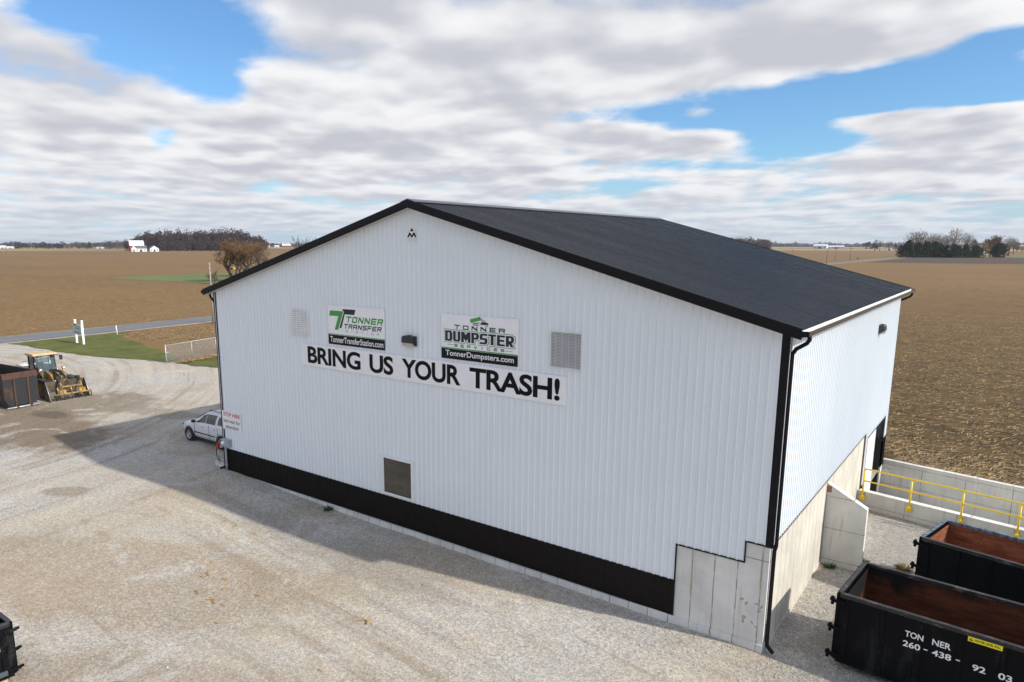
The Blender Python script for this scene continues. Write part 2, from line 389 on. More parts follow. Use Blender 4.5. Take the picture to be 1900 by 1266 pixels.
def block(ch, w, s, h=None):           # one block letter in the box (0..w, 0..1), strokes s wide (h high)
    h = h or s; c = s * .55; q = .5 - h / 2
    if ch == 'T': return [bar(0, w, 1 - h, 1), bar(w / 2 - s / 2, w / 2 + s / 2, 0, 1 - h)]
    if ch == 'O': return [bar(0, s, 0, 1, c, 'ad'), bar(w - s, w, 0, 1, c, 'bc'), bar(s, w - s, 1 - h, 1), bar(s, w - s, 0, h)]
    if ch == 'D': return [bar(0, s, 0, 1), bar(w - s, w, 0, 1, c, 'bc'), bar(s, w - s, 1 - h, 1), bar(s, w - s, 0, h)]
    if ch == 'U': return [bar(0, s, 0, 1, c, 'a'), bar(w - s, w, 0, 1, c, 'b'), bar(s, w - s, 0, h)]
    if ch == 'C': return [bar(0, s, 0, 1, c, 'ad'), bar(s, w, 1 - h, 1), bar(s, w, 0, h)]
    if ch == 'N': return [bar(0, s, 0, 1), bar(w - s, w, 0, 1), [(s, 1), (s, 1 - s * 1.5), (w - s, 0), (w - s, s * 1.5)]]
    if ch == 'M': return [bar(0, s, 0, 1), bar(w - s, w, 0, 1), [(s, 1), (s, 1 - s * 1.9), (w / 2, 0.08), (w / 2, .08 + s * 1.9)], [(w - s, 1), (w / 2, .08 + s * 1.9), (w / 2, .08), (w - s, 1 - s * 1.9)]]
    if ch == 'E': return [bar(0, s, 0, 1), bar(s, w, 1 - h, 1), bar(s, w * .92, q, q + h), bar(s, w, 0, h)]
    if ch == 'F': return [bar(0, s, 0, 1), bar(s, w, 1 - h, 1), bar(s, w * .92, q, q + h)]
    if ch == 'P': return [bar(0, s, 0, 1), bar(s, w - s, 1 - h, 1), bar(w - s, w, .36, 1, c, 'bc'), bar(s, w - s, .36, .36 + h)]
    if ch == 'R': return [bar(0, s, 0, 1), bar(s, w - s, 1 - h, 1), bar(w - s, w, .36, 1, c, 'bc'), bar(s, w - s, .36, .36 + h), [(w - s * 1.9, .36), (w - s * 1.1, 0), (w, 0), (w - s * .8, .36)]]
    if ch == 'A': return [bar(0, s, 0, 1, c, 'd'), bar(w - s, w, 0, 1, c, 'c'), bar(s, w - s, 1 - h, 1), bar(s, w - s, .28, .28 + h)]
    if ch == 'S': return [bar(0, w, 1 - h, 1, c, 'd'), bar(0, s, q + h, 1 - h), bar(0, w, q, q + h, c * .5, 'ac'), bar(w - s, w, h, q), bar(0, w, 0, h, c, 'b')]
    if ch == 'I': return [bar(w / 2 - s / 2, w / 2 + s / 2, 0, 1)]
    if ch == 'V': return [[(0, 1), (w / 2 - s / 2, 0), (w / 2, 0), (w / 2, s * 1.2), (s, 1)], [(w, 1), (w - s, 1), (w / 2, s * 1.2), (w / 2, 0), (w / 2 + s / 2, 0)]]
    return []
def add_block(mb, m, depth, s, x0, x1, z0, z1, stroke=.2, hstroke=None, gap=.25, shear=0.0, grow=0.0, cw=1.0, step=0.0):
    H = z1 - z0; n = len(s); widths = [cw * (1.25 if c == 'M' else .45 if c == 'I' and gap < .6 else 1) for c in s]
    tot = sum(widths) + gap * (n - 1); k = (x1 - x0) / tot; x = x0; i = 0
    for ch, wd in zip(s, widths):
        for p in block(ch, wd * k / H, stroke, hstroke):
            pts = [(x + a * H + shear * b * H, z0 + b * H) for a, b in p]
            if grow:
                cx_ = sum(a for a, _ in pts) / len(pts); cz_ = sum(b for _, b in pts) / len(pts)
                pts = [(a + math.copysign(grow, a - cx_), b + math.copysign(grow, b - cz_)) for a, b in pts]
            mb.poly([(a, depth - step * i, b) for a, b in pts], m); i += 1
        x += (wd + gap) * k
# ------------------------------------------------------------------ the ground
def lerp(a, b, t): return a + (b - a) * t
def pw(x, pts):                                   # piecewise linear
    if x <= pts[0][0]: return pts[0][1]
    for (a, fa), (b, fb) in zip(pts, pts[1:]):
        if x <= b: return lerp(fa, fb, (x - a) / (b - a))
    return pts[-1][1]
def smooth01(t): t = max(0, min(1, t)); return t * t * (3 - 2 * t)
def yard_z(x, y):
    z = -.25 * smooth01(x / 10) * (1 - .35 * smooth01(y / 9))
    z *= smooth01((y + 80) / 40) * smooth01((59 - x) / 15)
    if y > -40 and -20 < x < 24: z += .05 * math.exp(-((y + .1) / .5) ** 2) * (.6 + .4 * math.sin(x * 1.7) * math.sin(x * .6 + 1)) * (1 if -.5 < x else 0)
    return z + .018 * math.sin(x * .45 + 1.3 * math.sin(y * .31)) * math.sin(y * .5)
WALLS = -math.tan(R(12.0))                        # run of the two retaining walls
def near_wall_y(x): return 13.27 + WALLS * (x - 24.384)
def back_wall_y(x): return 20.12 + WALLS * (x - 24.384)
def f_field(q, I):
    o = q.obj(); X = q.sep(o)
    dxy = q.m('SQRT', q.add(q.m('POWER', q.sub(X[0], CAM[0]), 2), q.m('POWER', q.sub(X[1], CAM[1]), 2)))
    big = q.noise(o, .012, 5, .55); med = q.noise(q.map(o, (.12, .5, 1)), 1, 5, .65); med2 = q.noise(o, .35, 6, .7)
    fine = q.noise(o, 3.2, 5, .75); rows = q.noise(q.map(o, (.02, 1.3, 1), R(4)), 1, 3, .6)
    t = q.add(q.add(q.mul(med, .35), q.mul(med2, .35)), q.mul(rows, .3))
    clump = q.noise(o, .9, 5, .8)
    t = q.add(q.mul(t, .6), q.mul(clump, .4))
    soil = q.mix(q.ss(t, .38, .62), (.075, .046, .020), (.245, .153, .068))
    soil = q.mix(q.ss(big, .35, .65), soil, (.185, .115, .052))
    straw = q.ss(q.add(fine, q.mul(q.sub(med2, .5), .35)), .53, .66)
    flick = q.ss(q.noise(q.map(o, (5, 11, 5), R(27)), 1, 3, .6), .58, .68)
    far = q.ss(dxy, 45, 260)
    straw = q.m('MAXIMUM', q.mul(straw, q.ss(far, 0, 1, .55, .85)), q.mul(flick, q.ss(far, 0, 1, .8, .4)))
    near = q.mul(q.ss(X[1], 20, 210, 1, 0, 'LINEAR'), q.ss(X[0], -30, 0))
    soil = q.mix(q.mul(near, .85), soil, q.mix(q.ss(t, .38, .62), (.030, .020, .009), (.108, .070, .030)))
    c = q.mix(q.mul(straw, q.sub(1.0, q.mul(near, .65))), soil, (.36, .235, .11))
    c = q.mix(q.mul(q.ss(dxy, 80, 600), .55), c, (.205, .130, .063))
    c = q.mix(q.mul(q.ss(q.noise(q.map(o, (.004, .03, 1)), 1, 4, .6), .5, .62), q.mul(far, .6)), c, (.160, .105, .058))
    # ploughed strip in front of the evergreens
    wob = q.mul(q.noise(o, .02, 3), 10)
    pl_ = q.mul(q.ss(q.sub(X[1], q.mul(X[0], .1)), 478, 484), q.mul(q.ss(X[1], 742, 746, 1, 0), q.ss(X[0], -48, -44)))
    c = q.mix(pl_, c, q.mix(q.noise(o, .5, 5, .7), (.060, .045, .036), (.115, .088, .070)))
    # pale stubble and wheat strips far away
    d2 = q.add(dxy, q.mul(q.sub(q.noise(o, .0012, 3), .5), 500))
    s1 = q.mul(q.ss(d2, 1650, 1700), q.ss(d2, 2050, 2100, 1, 0)); s2 = q.mul(q.ss(d2, 2700, 2760), q.ss(d2, 3700, 3800, 1, 0))
    c = q.mix(q.mul(q.m('MAXIMUM', s1, s2), .85), c, (.42, .30, .15))
    c = q.mix(q.mul(q.ss(q.noise(o, .0017, 3), .58, .62), q.ss(dxy, 900, 1200)), c, (.09, .10, .045))
    q.put(I['Base Color'], c); I['Roughness'].default_value = .95; I['Specular IOR Level'].default_value = .15
    bump(q, I, q.add(q.add(q.mul(med2, 1.2), fine), q.mul(clump, 1.2)), .6, .08)
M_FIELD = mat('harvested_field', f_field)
def f_gravel(q, I):
    o = q.obj(); X = q.sep(o)
    big = q.noise(o, .11, 5, .6, .4); mid = q.noise(o, .8, 6, .65); fine = q.noise(o, 5.5, 5, .75)
    cell = q.sep(q.voro(o, 17.0))[0]; cell2 = q.sep(q.voro(o, 34.0))[1]
    dust = q.ss(q.add(q.mul(big, .75), q.mul(mid, .25)), .40, .62)
    # wheel tracks swing in from the road and along the front of the building
    ang = q.mul(q.noise(o, .03, 2), 9)
    tv = q.comb(q.mul(X[0], .045), q.add(q.add(q.mul(X[1], 1.35), q.mul(X[0], .10)), q.mul(ang, .45)), 0)
    track = q.noise(tv, 1.0, 4, .6)
    rad = q.m('SQRT', q.add(q.m('POWER', q.add(X[0], 42), 2), q.m('POWER', q.add(X[1], 16), 2)))
    tv2 = q.comb(q.mul(q.m('ARCTAN2', q.add(X[1], 16), q.add(X[0], 42)), 1.5), q.add(q.mul(rad, 1.25), q.mul(ang, .35)), 4.0)
    track2 = q.noise(tv2, 1.0, 4, .6)
    c = q.mix(dust, (.41, .39, .36), (.425, .372, .302))
    side = q.ss(q.add(X[0], q.mul(X[1], .35)), -6, 6)
    tr_ = q.add(q.mul(track, side), q.mul(track2, q.sub(1.0, side)))
    c = q.mix(q.mul(q.ss(tr_, .52, .64), .62), c, (.285, .230, .170))
    c = q.mix(q.mul(q.ss(tr_, .47, .36), .60), c, (.50, .445, .365))
    c = q.mix(q.mul(q.ss(q.noise(o, .22, 6, .6, .5), .50, .66), .5), c, (.32, .262, .195))
    wear = q.add(q.mul(mid, .9), q.mul(big, .6))
    def stain(x0, y0, rx, ry, rot, col, amt):
        s = q.spot(X, x0, y0, rx, ry, rot); k = q.ss(q.add(s, q.mul(q.sub(wear, .75), .9)), .30, .62)
        return q.mix(q.mul(k, amt), c, col)
    c = stain(-16.5, -2.6, 8.5, 3.8, 0, (.175, .130, .085), .85)
    c = stain(-19.5, 3.2, 4.0, 3.6, .3, (.20, .16, .115), .75)
    c = stain(-13.0, 4.2, 3.2, 1.2, .2, (.24, .20, .15), .6)
    c = stain(-18.6, -.4, 2.0, .8, .1, (.10, .08, .055), .7)
    c = stain(6.5, -8.5, 8, 3.0, .45, (.33, .262, .185), .6)
    c = stain(11.5, -11.5, 5, 1.3, .5, (.27, .22, .165), .45)
    c = stain(9.8, -2.6, 7, 1.1, -.04, (.275, .255, .23), .5)
    c = stain(-2.8, -6, 1.2, .7, .5, (.24, .19, .13), .6)
    c = stain(12.2, -11.2, .35, .18, .4, (.07, .06, .05), .9)
    bay = q.mul(q.ss(q.add(X[0], q.mul(q.sub(mid, .5), 1.5)), 24.3, 26.0), q.ss(q.add(X[1], q.mul(q.sub(mid, .5), 2)), -3.0, .5))
    c = q.mix(q.mul(bay, .85), c, (.265, .25, .23))
    white = q.ss(q.noise(o, .33, 5, .65, .6), .56, .66)
    c = q.mix(q.mul(q.mul(white, .55), q.sub(1.0, bay)), c, (.49, .47, .44))
    gr = q.ss(cell, 0, 1, .80, 1.17); gr2 = q.ss(cell2, 0, 1, .74, 1.24); gf = q.ss(fine, .3, .7, .89, 1.09)
    c = q.mix(q.ss(dust, 0, 1, .95, .6), c, q.mix(1.0, c, q.comb(gr, gr, gr), 'MULTIPLY'))
    c = q.mix(.8, c, q.mix(1.0, c, q.comb(gr2, gr2, gr2), 'MULTIPLY')); c = q.mix(1.0, c, q.comb(gf, gf, gf), 'MULTIPLY')
    q.put(I['Base Color'], c); I['Roughness'].default_value = .93; I['Specular IOR Level'].default_value = .2
    bump(q, I, q.add(q.add(q.mul(cell, .5), q.mul(fine, .5)), q.mul(tr_, .8)), .55, .035)
M_GRAVEL = mat('crushed_gravel', f_gravel)
def f_lawn(q, I):
    o = q.obj(); a = q.noise(o, .35, 6, .7); b = q.noise(o, 4, 5, .75)
    c = q.mix(q.ss(a, .3, .7), (.075, .092, .022), (.135, .140, .042)); c = q.mix(q.mul(q.ss(b, .5, .75), .6), c, (.17, .155, .055))
    c = q.mix(q.ss(q.noise(o, .18, 5, .7), .60, .74), c, (.22, .165, .08))
    q.put(I['Base Color'], c); I['Roughness'].default_value = .9; I['Specular IOR Level'].default_value = .15; bump(q, I, b, .8, .08)
M_LAWN = mat('short_grass', f_lawn)
def f_green(q, I):
    o = q.obj(); a = q.noise(o, .08, 6, .7)
    q.put(I['Base Color'], q.mix(q.ss(a, .3, .7), (.085, .125, .028), (.125, .150, .040))); I['Roughness'].default_value = .95
M_GREENF = mat('meadow_grass', f_green)
def f_road(q, I):
    o = q.obj(); a = q.noise(q.map(o, (1, .08, 1)), 1.6, 5, .6); b = q.noise(o, 9, 4, .7)
    c = q.mix(q.ss(a, .3, .7), (.115, .118, .13), (.165, .168, .18)); c = q.mix(q.mul(q.ss(b, .5, .7), .35), c, (.22, .22, .23))
    q.put(I['Base Color'], c); I['Roughness'].default_value = .85; bump(q, I, b, .2, .01)
M_ROAD = mat('worn_asphalt', f_road)
M_SHOULD = plain('road_shoulder', (.33, .29, .235), .95, var=.25, scale=1.5, spec=.2)
def patch(mb, xs, ylo, yhi, ny, zf, m, power=1.0):
    vs = []; fs = []
    for x in xs:
        a, b = ylo(x), yhi(x)
        for j in range(ny + 1):
            y = lerp(a, b, (j / ny) ** power); vs.append((x, y, zf(x, y)))
    n = ny + 1
    for i in range(len(xs) - 1):
        for j in range(ny): fs.append((i * n + j, (i + 1) * n + j, (i + 1) * n + j + 1, i * n + j + 1))
    mb.mesh(vs, fs, m, True)
FAR = 8500.0
ff = MB(); zf0 = lambda x, y: -.02
def frange(a, b, n): return [lerp(a, b, i / n) for i in range(n + 1)]
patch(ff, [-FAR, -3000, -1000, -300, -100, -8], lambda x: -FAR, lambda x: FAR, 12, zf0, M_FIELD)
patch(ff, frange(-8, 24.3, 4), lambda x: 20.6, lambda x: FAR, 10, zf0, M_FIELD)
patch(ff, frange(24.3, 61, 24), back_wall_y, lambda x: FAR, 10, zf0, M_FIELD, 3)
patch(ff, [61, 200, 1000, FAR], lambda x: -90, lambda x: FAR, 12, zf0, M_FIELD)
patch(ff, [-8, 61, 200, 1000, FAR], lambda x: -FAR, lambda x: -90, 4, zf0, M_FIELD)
structure(ff.build('ground', fix=False))
random.seed(5)
EDGE = [(-56, 11.0), (-54.4, 11.5), (-45, 12.1), (-38.7, 13.2), (-32, 15.0), (-28.7, 15.5), (-26, 16.1), (-20, 18.4), (-8, 20.5), (24.3, 20.5)]
gv = MB()
patch(gv, frange(-57.2, 24.384, 163), lambda x: -90.5, lambda x: pw(x, EDGE) + random.uniform(-.22, .22), 150, lambda x, y: yard_z(x, y), M_GRAVEL, .75)
patch(gv, frange(24.384, 61.5, 60), lambda x: -90.5, lambda x: near_wall_y(x) + .12, 140, lambda x, y: yard_z(x, y), M_GRAVEL, .75)
structure(gv.build('gravel_yard', fix=False))
rp = MB()
CL = [(-300, -57.5), (-60, -59.0), (5, -60.2), (24, -61.6), (41, -63.2), (120, -62.4), (400, -58.6), (720, -57.6), (FAR, -40)]
ys = [-600, -300, -120, -60] + frange(-40, 60, 40) + frange(70, 800, 40) + [1200, 2000, 4000, FAR - 50]
def ribbon(name, off0, off1, z, m, jit=0.0):
    mb = MB(); vs = []; fs = []
    for y in ys:
        c = pw(y, CL); vs += [(c + off0 + random.uniform(-jit, jit), y, z), (c + off1 + random.uniform(-jit, jit), y, z)]
    for i in range(len(ys) - 1): fs.append((2 * i, 2 * i + 1, 2 * i + 3, 2 * i + 2))
    mb.mesh(vs, fs, m); return structure(mb.build(name, fix=False))
ribbon('road_shoulder', -3.3, 3.9, -.008, M_SHOULD, .18)
ribbon('road', -2.75, 2.75, .030, M_ROAD, .05)
def blob_sheet(name, pts, z, m, jit=.25, sub=8):
    out = []
    for a, b in zip(pts, pts[1:] + pts[:1]):
        for i in range(sub):
            t = i / sub; out.append((lerp(a[0], b[0], t) + (random.uniform(-jit, jit) if i else 0), lerp(a[1], b[1], t) + (random.uniform(-jit, jit) if i else 0), z))
    mb = MB(); mb.poly(out, m); return structure(mb.build(name, fix=False))
blob_sheet('lawn', [(-56.6, 10.8), (-54.4, 11.3), (-45.2, 11.7), (-38.7, 12.8), (-32.2, 14.6), (-31.2, 15.0), (-32.5, 16.6), (-41, 18.6), (-53.5, 21.4), (-57.4, 24.6), (-56.9, 17)], .035, M_LAWN)
blob_sheet('grass_bank', [(-30.9, 15.7), (-28.7, 15.2), (-26, 15.7), (-19, 18.3), (-21, 25), (-31.2, 19.8)], .034, M_LAWN)
blob_sheet('meadow', [(-208, 92), (-212, 134), (-215, 175), (-150, 180), (-120, 120), (-146, 93)], .02, M_GREENF, 1.2)
blob_sheet('far_meadow', [(22, 742), (60, 735), (140, 800), (120, 1050), (20, 1000)], .02, M_GREENF, 3)
blob_sheet('trench_floor', [(24.39, near_wall_y(24.39)), (61, near_wall_y(61)), (61, back_wall_y(61) + .2), (24.39, back_wall_y(24.39) + .2)], -1.7, M_CONCP, 0)
# loose straw on the near part of the harvested field, far too many bits to count
M_STRAW = plain('dry_straw', (.40, .28, .13), .85, var=.35, scale=.9)
M_STRAWD = plain('weathered_straw', (.22, .155, .085), .9, var=.35, scale=.9)
def straw(name, n, pick, seed, sz=1.0):
    rnd = random.Random(seed); mb = MB()
    for _ in range(n):
        x, y = pick(rnd)
        a = rnd.gauss(.1, .9); L = rnd.uniform(.03, .16) * sz; wd = rnd.uniform(.008, .018) * sz; h = rnd.uniform(.01, .05); ti = rnd.uniform(-.05, .06)
        u = Vector((math.cos(a), math.sin(a), 0)) * L; v = Vector((-math.sin(a), math.cos(a), 0)) * wd
        p = Vector((x, y, h)); m = M_STRAW if rnd.random() < .35 else M_STRAWD
        q0 = p - u + Vector((0, 0, -.01)); q1 = p + u + Vector((0, 0, abs(ti)))
        mb.mesh([q0 - v, q1 - v, q1 + v + Vector((0, 0, .012)), q0 + v + Vector((0, 0, .012))], [(0, 1, 2, 3)], m)
    return tag(mb.build(name, fix=False), None, None, None, 'stuff')
def pick_right(r):
    y = 18.0 + 95 * r.random() ** 1.35; x = r.uniform(14 if y > 24 else 23.5, 32 + y * .35)
    if y < back_wall_y(x) + .35: y = back_wall_y(x) + .35 + r.random() * 5
    if x < 24.7 and y < 22: x += 2
    return x, y
tag(straw('corn_stubble', 34000, pick_right, 3), 'scattered pale corn stubble lying on the dark soil behind the retaining wall', 'stubble')
def pick_left(r):
    if r.random() < .3:
        return r.uniform(-56, -33), r.uniform(21.5, 34)
    return -66.5 - 75 * r.random() ** 1.6, r.uniform(10, 75)
tag(straw('field_stubble', 16000, pick_left, 4, 1.3), 'scattered corn stubble lying on the field beyond the country road', 'stubble')
# ------------------------------------------------------------------ the metal building
W, L = 24.384, 20.0
ZE, OX, OY, SL = 8.448, .382, .377, .2746
def roof_z(x): return ZE + SL * (min(x, W - x) + OX)
BLD = empty('metal_building', (0, 0, 0))
tag(BLD, 'large white ribbed metal building with charcoal gable roof and black base band', 'building')
PROF = [(0, 0), (.008, .032), (.030, .032), (.064, 0), (.095, 0), (.100, .0035), (.120, .0035), (.125, 0), (.165, 0), (.170, .0035), (.190, .0035), (.195, 0)]
PIT = .2286
def siding(mb, m, a, b, zb, zt, place, extra=()):
    xs = {round(a, 5), round(b, 5)} | {round(e, 5) for e in extra if a < e < b}; k = int(a / PIT) - 1
    def depth(t):
        u = t % PIT
        for (p, d), (p2, d2) in zip(PROF, PROF[1:] + [(PIT, 0)]):
            if p <= u <= p2: return lerp(d, d2, (u - p) / (p2 - p)) if p2 > p else d
        return 0
    while k * PIT < b:
        for p, d in PROF:
            t = round(k * PIT + p, 5)
            if a < t < b: xs.add(t)
        k += 1
    xs = sorted(xs); vs = []; fs = []
    for t in xs: vs += [place(t, zb(t), depth(t + 1e-7)), place(t, zt(t), depth(t + 1e-7))]
    for i in range(len(xs) - 1): fs.append((2 * i, 2 * i + 2, 2 * i + 3, 2 * i + 1))
    mb.mesh(vs, fs, m)
WB, WT = .06, 1.098
CX1, CX2, CZ1, CZ2 = 21.93, 23.79, 2.164, 2.75
soff = lambda x: roof_z(x) - .20
fr = lambda t, z, d: (t, -.045 - d, z)
mb = MB()
siding(mb, M_WHITE, 0, CX1, lambda x: WT, soff, fr, (W / 2,))
siding(mb, M_WHITE, CX1, CX2, lambda x: CZ1, soff, fr); siding(mb, M_WHITE, CX2, W, lambda x: CZ2, soff, fr)
mb.build('front_siding', BLD, fix=False)
mb = MB(); siding(mb, M_BLACKST, 0, CX1, lambda x: WB, lambda x: WT - .03, fr); mb.bx((0, -.075, WT - .03), (CX1, -.03, WT), M_TRIM); mb.bx((0, -.07, WB - .035), (CX1, -.03, WB), M_TRIM)
mb.build('wainscot', BLD, fix=False)
rs = lambda t, z, d: (W + .045 + d, t, z); lf = lambda t, z, d: (-.045 - d, t, z)
mb = MB(); DY0, DY1 = 14.33, 19.22
siding(mb, M_WHITE, 0, 13.70, lambda y: 2.82, lambda y: 8.42, rs); siding(mb, M_WHITE, 13.80, DY0, lambda y: .55, lambda y: 8.42, rs)
siding(mb, M_WHITE, 13.70, 13.80, lambda y: 2.82, lambda y: 8.42, rs)
siding(mb, M_WHITE, DY0, DY1, lambda y: 2.50, lambda y: 8.42, rs); siding(mb, M_WHITE, DY1, L, lambda y: 1.45, lambda y: 8.42, rs)
siding(mb, M_BLACKST, DY1, L, lambda y: .0, lambda y: 1.45, rs); siding(mb, M_BLACKST, 13.80, DY0, lambda y: -1.7, lambda y: .55, rs)
mb.bx((W - .3, DY1 + .06, -1.8), (W + .06, L + .3, .0), M_CONCW)
mb.build('side_siding', BLD, fix=False)
mb = MB(); siding(mb, M_WHITE, 0, L, lambda y: 1.1, lambda y: 8.42, lf); siding(mb, M_BLACKST, 0, L, lambda y: 0, lambda y: 1.1, lf); mb.build('side_siding', BLD, fix=False)
mb = MB(); bk = lambda t, z, d: (t, L + .045 + d, z); siding(mb, M_WHITE, 0, W, lambda x: 1.1, soff, bk, (W / 2,)); siding(mb, M_BLACKST, 0, W, lambda x: -.1, lambda x: 1.1, bk); mb.build('back_siding', BLD, fix=False)
# concrete: low foundation, high pour at the right corner, side wall
mb = MB()
mb.prism([(-.02, -.8), (W, -.8), (W, CZ2 - .005), (CX2, CZ2 - .005), (CX2, CZ1 - .005), (CX1, CZ1 - .005), (CX1, WB - .01), (-.02, WB - .01)], -.028, .25, M_CONC)
mb.prism([(-.05, -.8), (W, -.8), (W, -.02), (CX1 - .6, .02), (CX1 - 1.6, -.01), (-.05, -.05)], -.075, -.0285, M_CONC)
mb.build('concrete_foundation', BLD)
mb = MB(); mb.bx((W - .3, .251, -.8), (W + .02, 13.70, 2.80), M_CONCS); mb.bx((W - .3, .251, -.8), (W + .055, 13.70, -.12), M_CONCS); mb.build('concrete_side_wall', BLD)
# roof
mb = MB(); yA, yB = -OY, L + OY
def slope_roof(sgn):
    n = int((yB - yA) / PIT) + 1; pts = []
    for k in range(n + 1):
        for p, d in [(0, 0), (.003, .020), (.040, .020), (.048, 0)]:
            y = yA + k * PIT + p
            if y <= yB: pts.append((y, d))
    pts.append((yB, 0)); vs = []; fs = []
    xe = -OX if sgn < 0 else W + OX
    for y, d in pts: vs += [(xe, y, ZE + d), (W / 2, y, ZE + SL * (W / 2 + OX) + d)]
    for i in range(len(pts) - 1): fs.append((2 * i, 2 * i + 1, 2 * i + 3, 2 * i + 2) if sgn > 0 else (2 * i, 2 * i + 2, 2 * i + 3, 2 * i + 1))
    mb.mesh(vs, fs, M_ROOF)
slope_roof(-1); slope_roof(1)
roof = mb.build('roof', BLD, fix=False)
ZR = ZE + SL * (W / 2 + OX)
mb = MB()
for s in (-1, 1):
    a = W / 2; e = W / 2 + s * .30
    mb.prism([(a, ZR + .065), (e, ZR + .065 - .30 * SL - .01), (e, ZR + .03 - .30 * SL), (a, ZR + .03)], yA - .02, yB + .02, M_RIDGE)
mb.build('ridge_cap', roof, fix=False)
for (y0, y1) in ((yA - .03, yA), (yB, yB + .03)):
    mb = MB()
    yy = (y0 + .012, y1 + .01) if y0 < 5 else (y0 - .01, y1 - .012)
    for q0, q1, ya_, yb_ in ((.035, -.135, y0, y1), (-.137, -.235, yy[0], yy[1])):
        a = W / 2; xl, xr = -OX - .01, W + OX + .01
        mb.prism([(xl, ZE + q0), (a, ZR + q0), (a, ZR + q1), (xl, ZE + q1)], ya_, yb_, M_TRIM); mb.prism([(a, ZR + q0), (xr, ZE + q0), (xr, ZE + q1), (a, ZR + q1)], ya_, yb_, M_TRIM)
    mb.build('rake_trim', BLD, fix=False)
mb = MB()
for s in (-1, 1):
    xe = W / 2 + s * (W / 2 + OX - .005); a = W / 2
    for (y0, y1) in ((yA + .002, -.05), (L + .05, yB - .002)):
        mb.prism([(a, ZR - .195), (xe, ZE - .195), (xe, ZE - .215), (a, ZR - .215)], y0, y1, M_SOFFIT)
    xi = -.05 if s < 0 else W + .05
    mb.prism([(xe, ZE - .10), (xi, ZE - .02), (xi, ZE - .05), (xe, ZE - .13)], -.05, L + .05, M_SOFFIT)
mb.build('soffit', BLD, fix=False)
for s in (-1, 1):
    mb = MB(); x0 = -OX if s < 0 else W + OX; x1 = x0 + s * .16
    mb.bx((x0 + s * .004, yA, ZE - .15), (x0 + s * .012, yB, ZE - .012), M_GUTIN)
    mb.bx((x0 + s * .012, yA + .006, ZE - .150), (x1 - s * .012, yB - .006, ZE - .140), M_GUTIN)
    mb.bx((x1 - s * .011, yA, ZE - .145), (x1 - s * .006, yB, ZE - .035), M_GUTIN); mb.bx((x1 - s * .006, yA, ZE - .15), (x1, yB, ZE - .03), M_GUTOUT)
    mb.bx((x1, yA, ZE - .075), (x1 + s * .012, yB, ZE - .03), M_GUTOUT)
    for y0 in (yA, yB - .006): mb.bx((x0 + s * .002, y0, ZE - .16), (x1 + s * .012, y0 + .0058, ZE - .02), M_TRIM)
    for k in range(33): mb.bx((x0 + s * .013, yA + .35 + k * .625, ZE - .05), (x1 - s * .012, yA + .375 + k * .625, ZE - .044), M_GUTIN)
    mb.build('gutter', BLD)
def spout(x, y, s, zend, kick=(0, -.28), step=True, back=False):
    mb = MB(); xw = (W if s > 0 else 0) + s * .10; yy = y
    pts = [(x, yy, ZE - .14), (x, yy, ZE - .27), (x - s * .05, yy, ZE - .36), (xw + s * .08, yy, ZE - .52), (xw, yy, ZE - .66), (xw, yy, ZE - 1.0), (xw, yy, 2.90)]
    if step: pts += [(xw, yy, 2.75), (xw - s * .03, yy, 2.62)]
    pts += [(pts[-1][0], yy, zend + .22), (pts[-1][0] + s * .03, yy + kick[1] * .25, zend + .10), (pts[-1][0] + kick[0] * .8 + s * .12, yy + kick[1], zend + .02)]
    mb.tube(pts, .052, M_TRIM, 10); mb.build('downspout', BLD)
spout(W + OX + .08, .12, 1, -.16, (.10, -.16)); spout(-OX - .08, .02, -1, .02, (-.05, -.2), False)
mb = MB(); x = W + OX + .08
mb.tube([(x, L - .0 + .22, ZE - .15), (x, L + .22, ZE - .26), (x - .06, L + .24, ZE - .36), (W + .14, L + .27, ZE - .50), (W - .05, L + .30, ZE - .60), (W - .10, L + .16, ZE - .75), (W - .10, L + .16, .3)], .052, M_TRIM, 10); mb.build('downspout', BLD)
for (x0, y0, zb) in ((0, 0, -.02), (W, 0, CZ2 - .01)):
    mb = MB(); sx = -1 if x0 == 0 else 1; zt = roof_z(x0) - .2
    mb.bx((x0 + sx * .072, -.072, zb), (x0 - sx * .12, -.066, zt), M_TRIM); mb.bx((x0 + sx * .066, -.066, zb), (x0 + sx * .072, .14, 8.40), M_TRIM); mb.build('corner_trim', BLD, fix=False)
mb = MB(); mb.bx((W + .066, L - .08, -.1), (W + .074, L + .07, 1.45), M_TRIM); mb.bx((W + .066, L - .05, 1.45), (W + .072, L + .07, 8.38), M_GUTOUT); mb.build('corner_trim', BLD, fix=False)
mb = MB(); mb.bx((-.072, L - .1, 0), (-.066, L + .07, 8.38), M_TRIM); mb.build('corner_trim', BLD, fix=False)
mb = MB(); tw = .035
for a, b in [((CX1 - .03, WB - .03), (CX1, CZ1)), ((CX1 - .03, CZ1), (CX2, CZ1 + tw)), ((CX2 - .03, CZ1 + tw), (CX2, CZ2)), ((CX2 - .03, CZ2), (W, CZ2 + tw))]:
    mb.bx((a[0], -.078, a[1]), (b[0], -.026, b[1]), M_TRIM)
mb.bx((W - .02, .0, 2.795), (W + .078, 13.70, 2.83), M_GUTOUT); mb.bx((W + .02, DY0 - .04, 2.50), (W + .078, DY1, 2.54), M_TRIM); mb.bx((W + .02, DY0 - .04, -1.7), (W + .076, DY0, 2.50), M_TRIM)
mb.build('opening_trim', BLD)
mb = MB(); mb.bx((W - .10, 13.702, -1.7), (W + .074, 13.728, 2.82), M_BROWN); mb.bx((W - .10, 13.729, -1.7), (W + .072, 13.80, 2.82), M_TRIM); mb.build('doorway_post', BLD)
mb = MB()
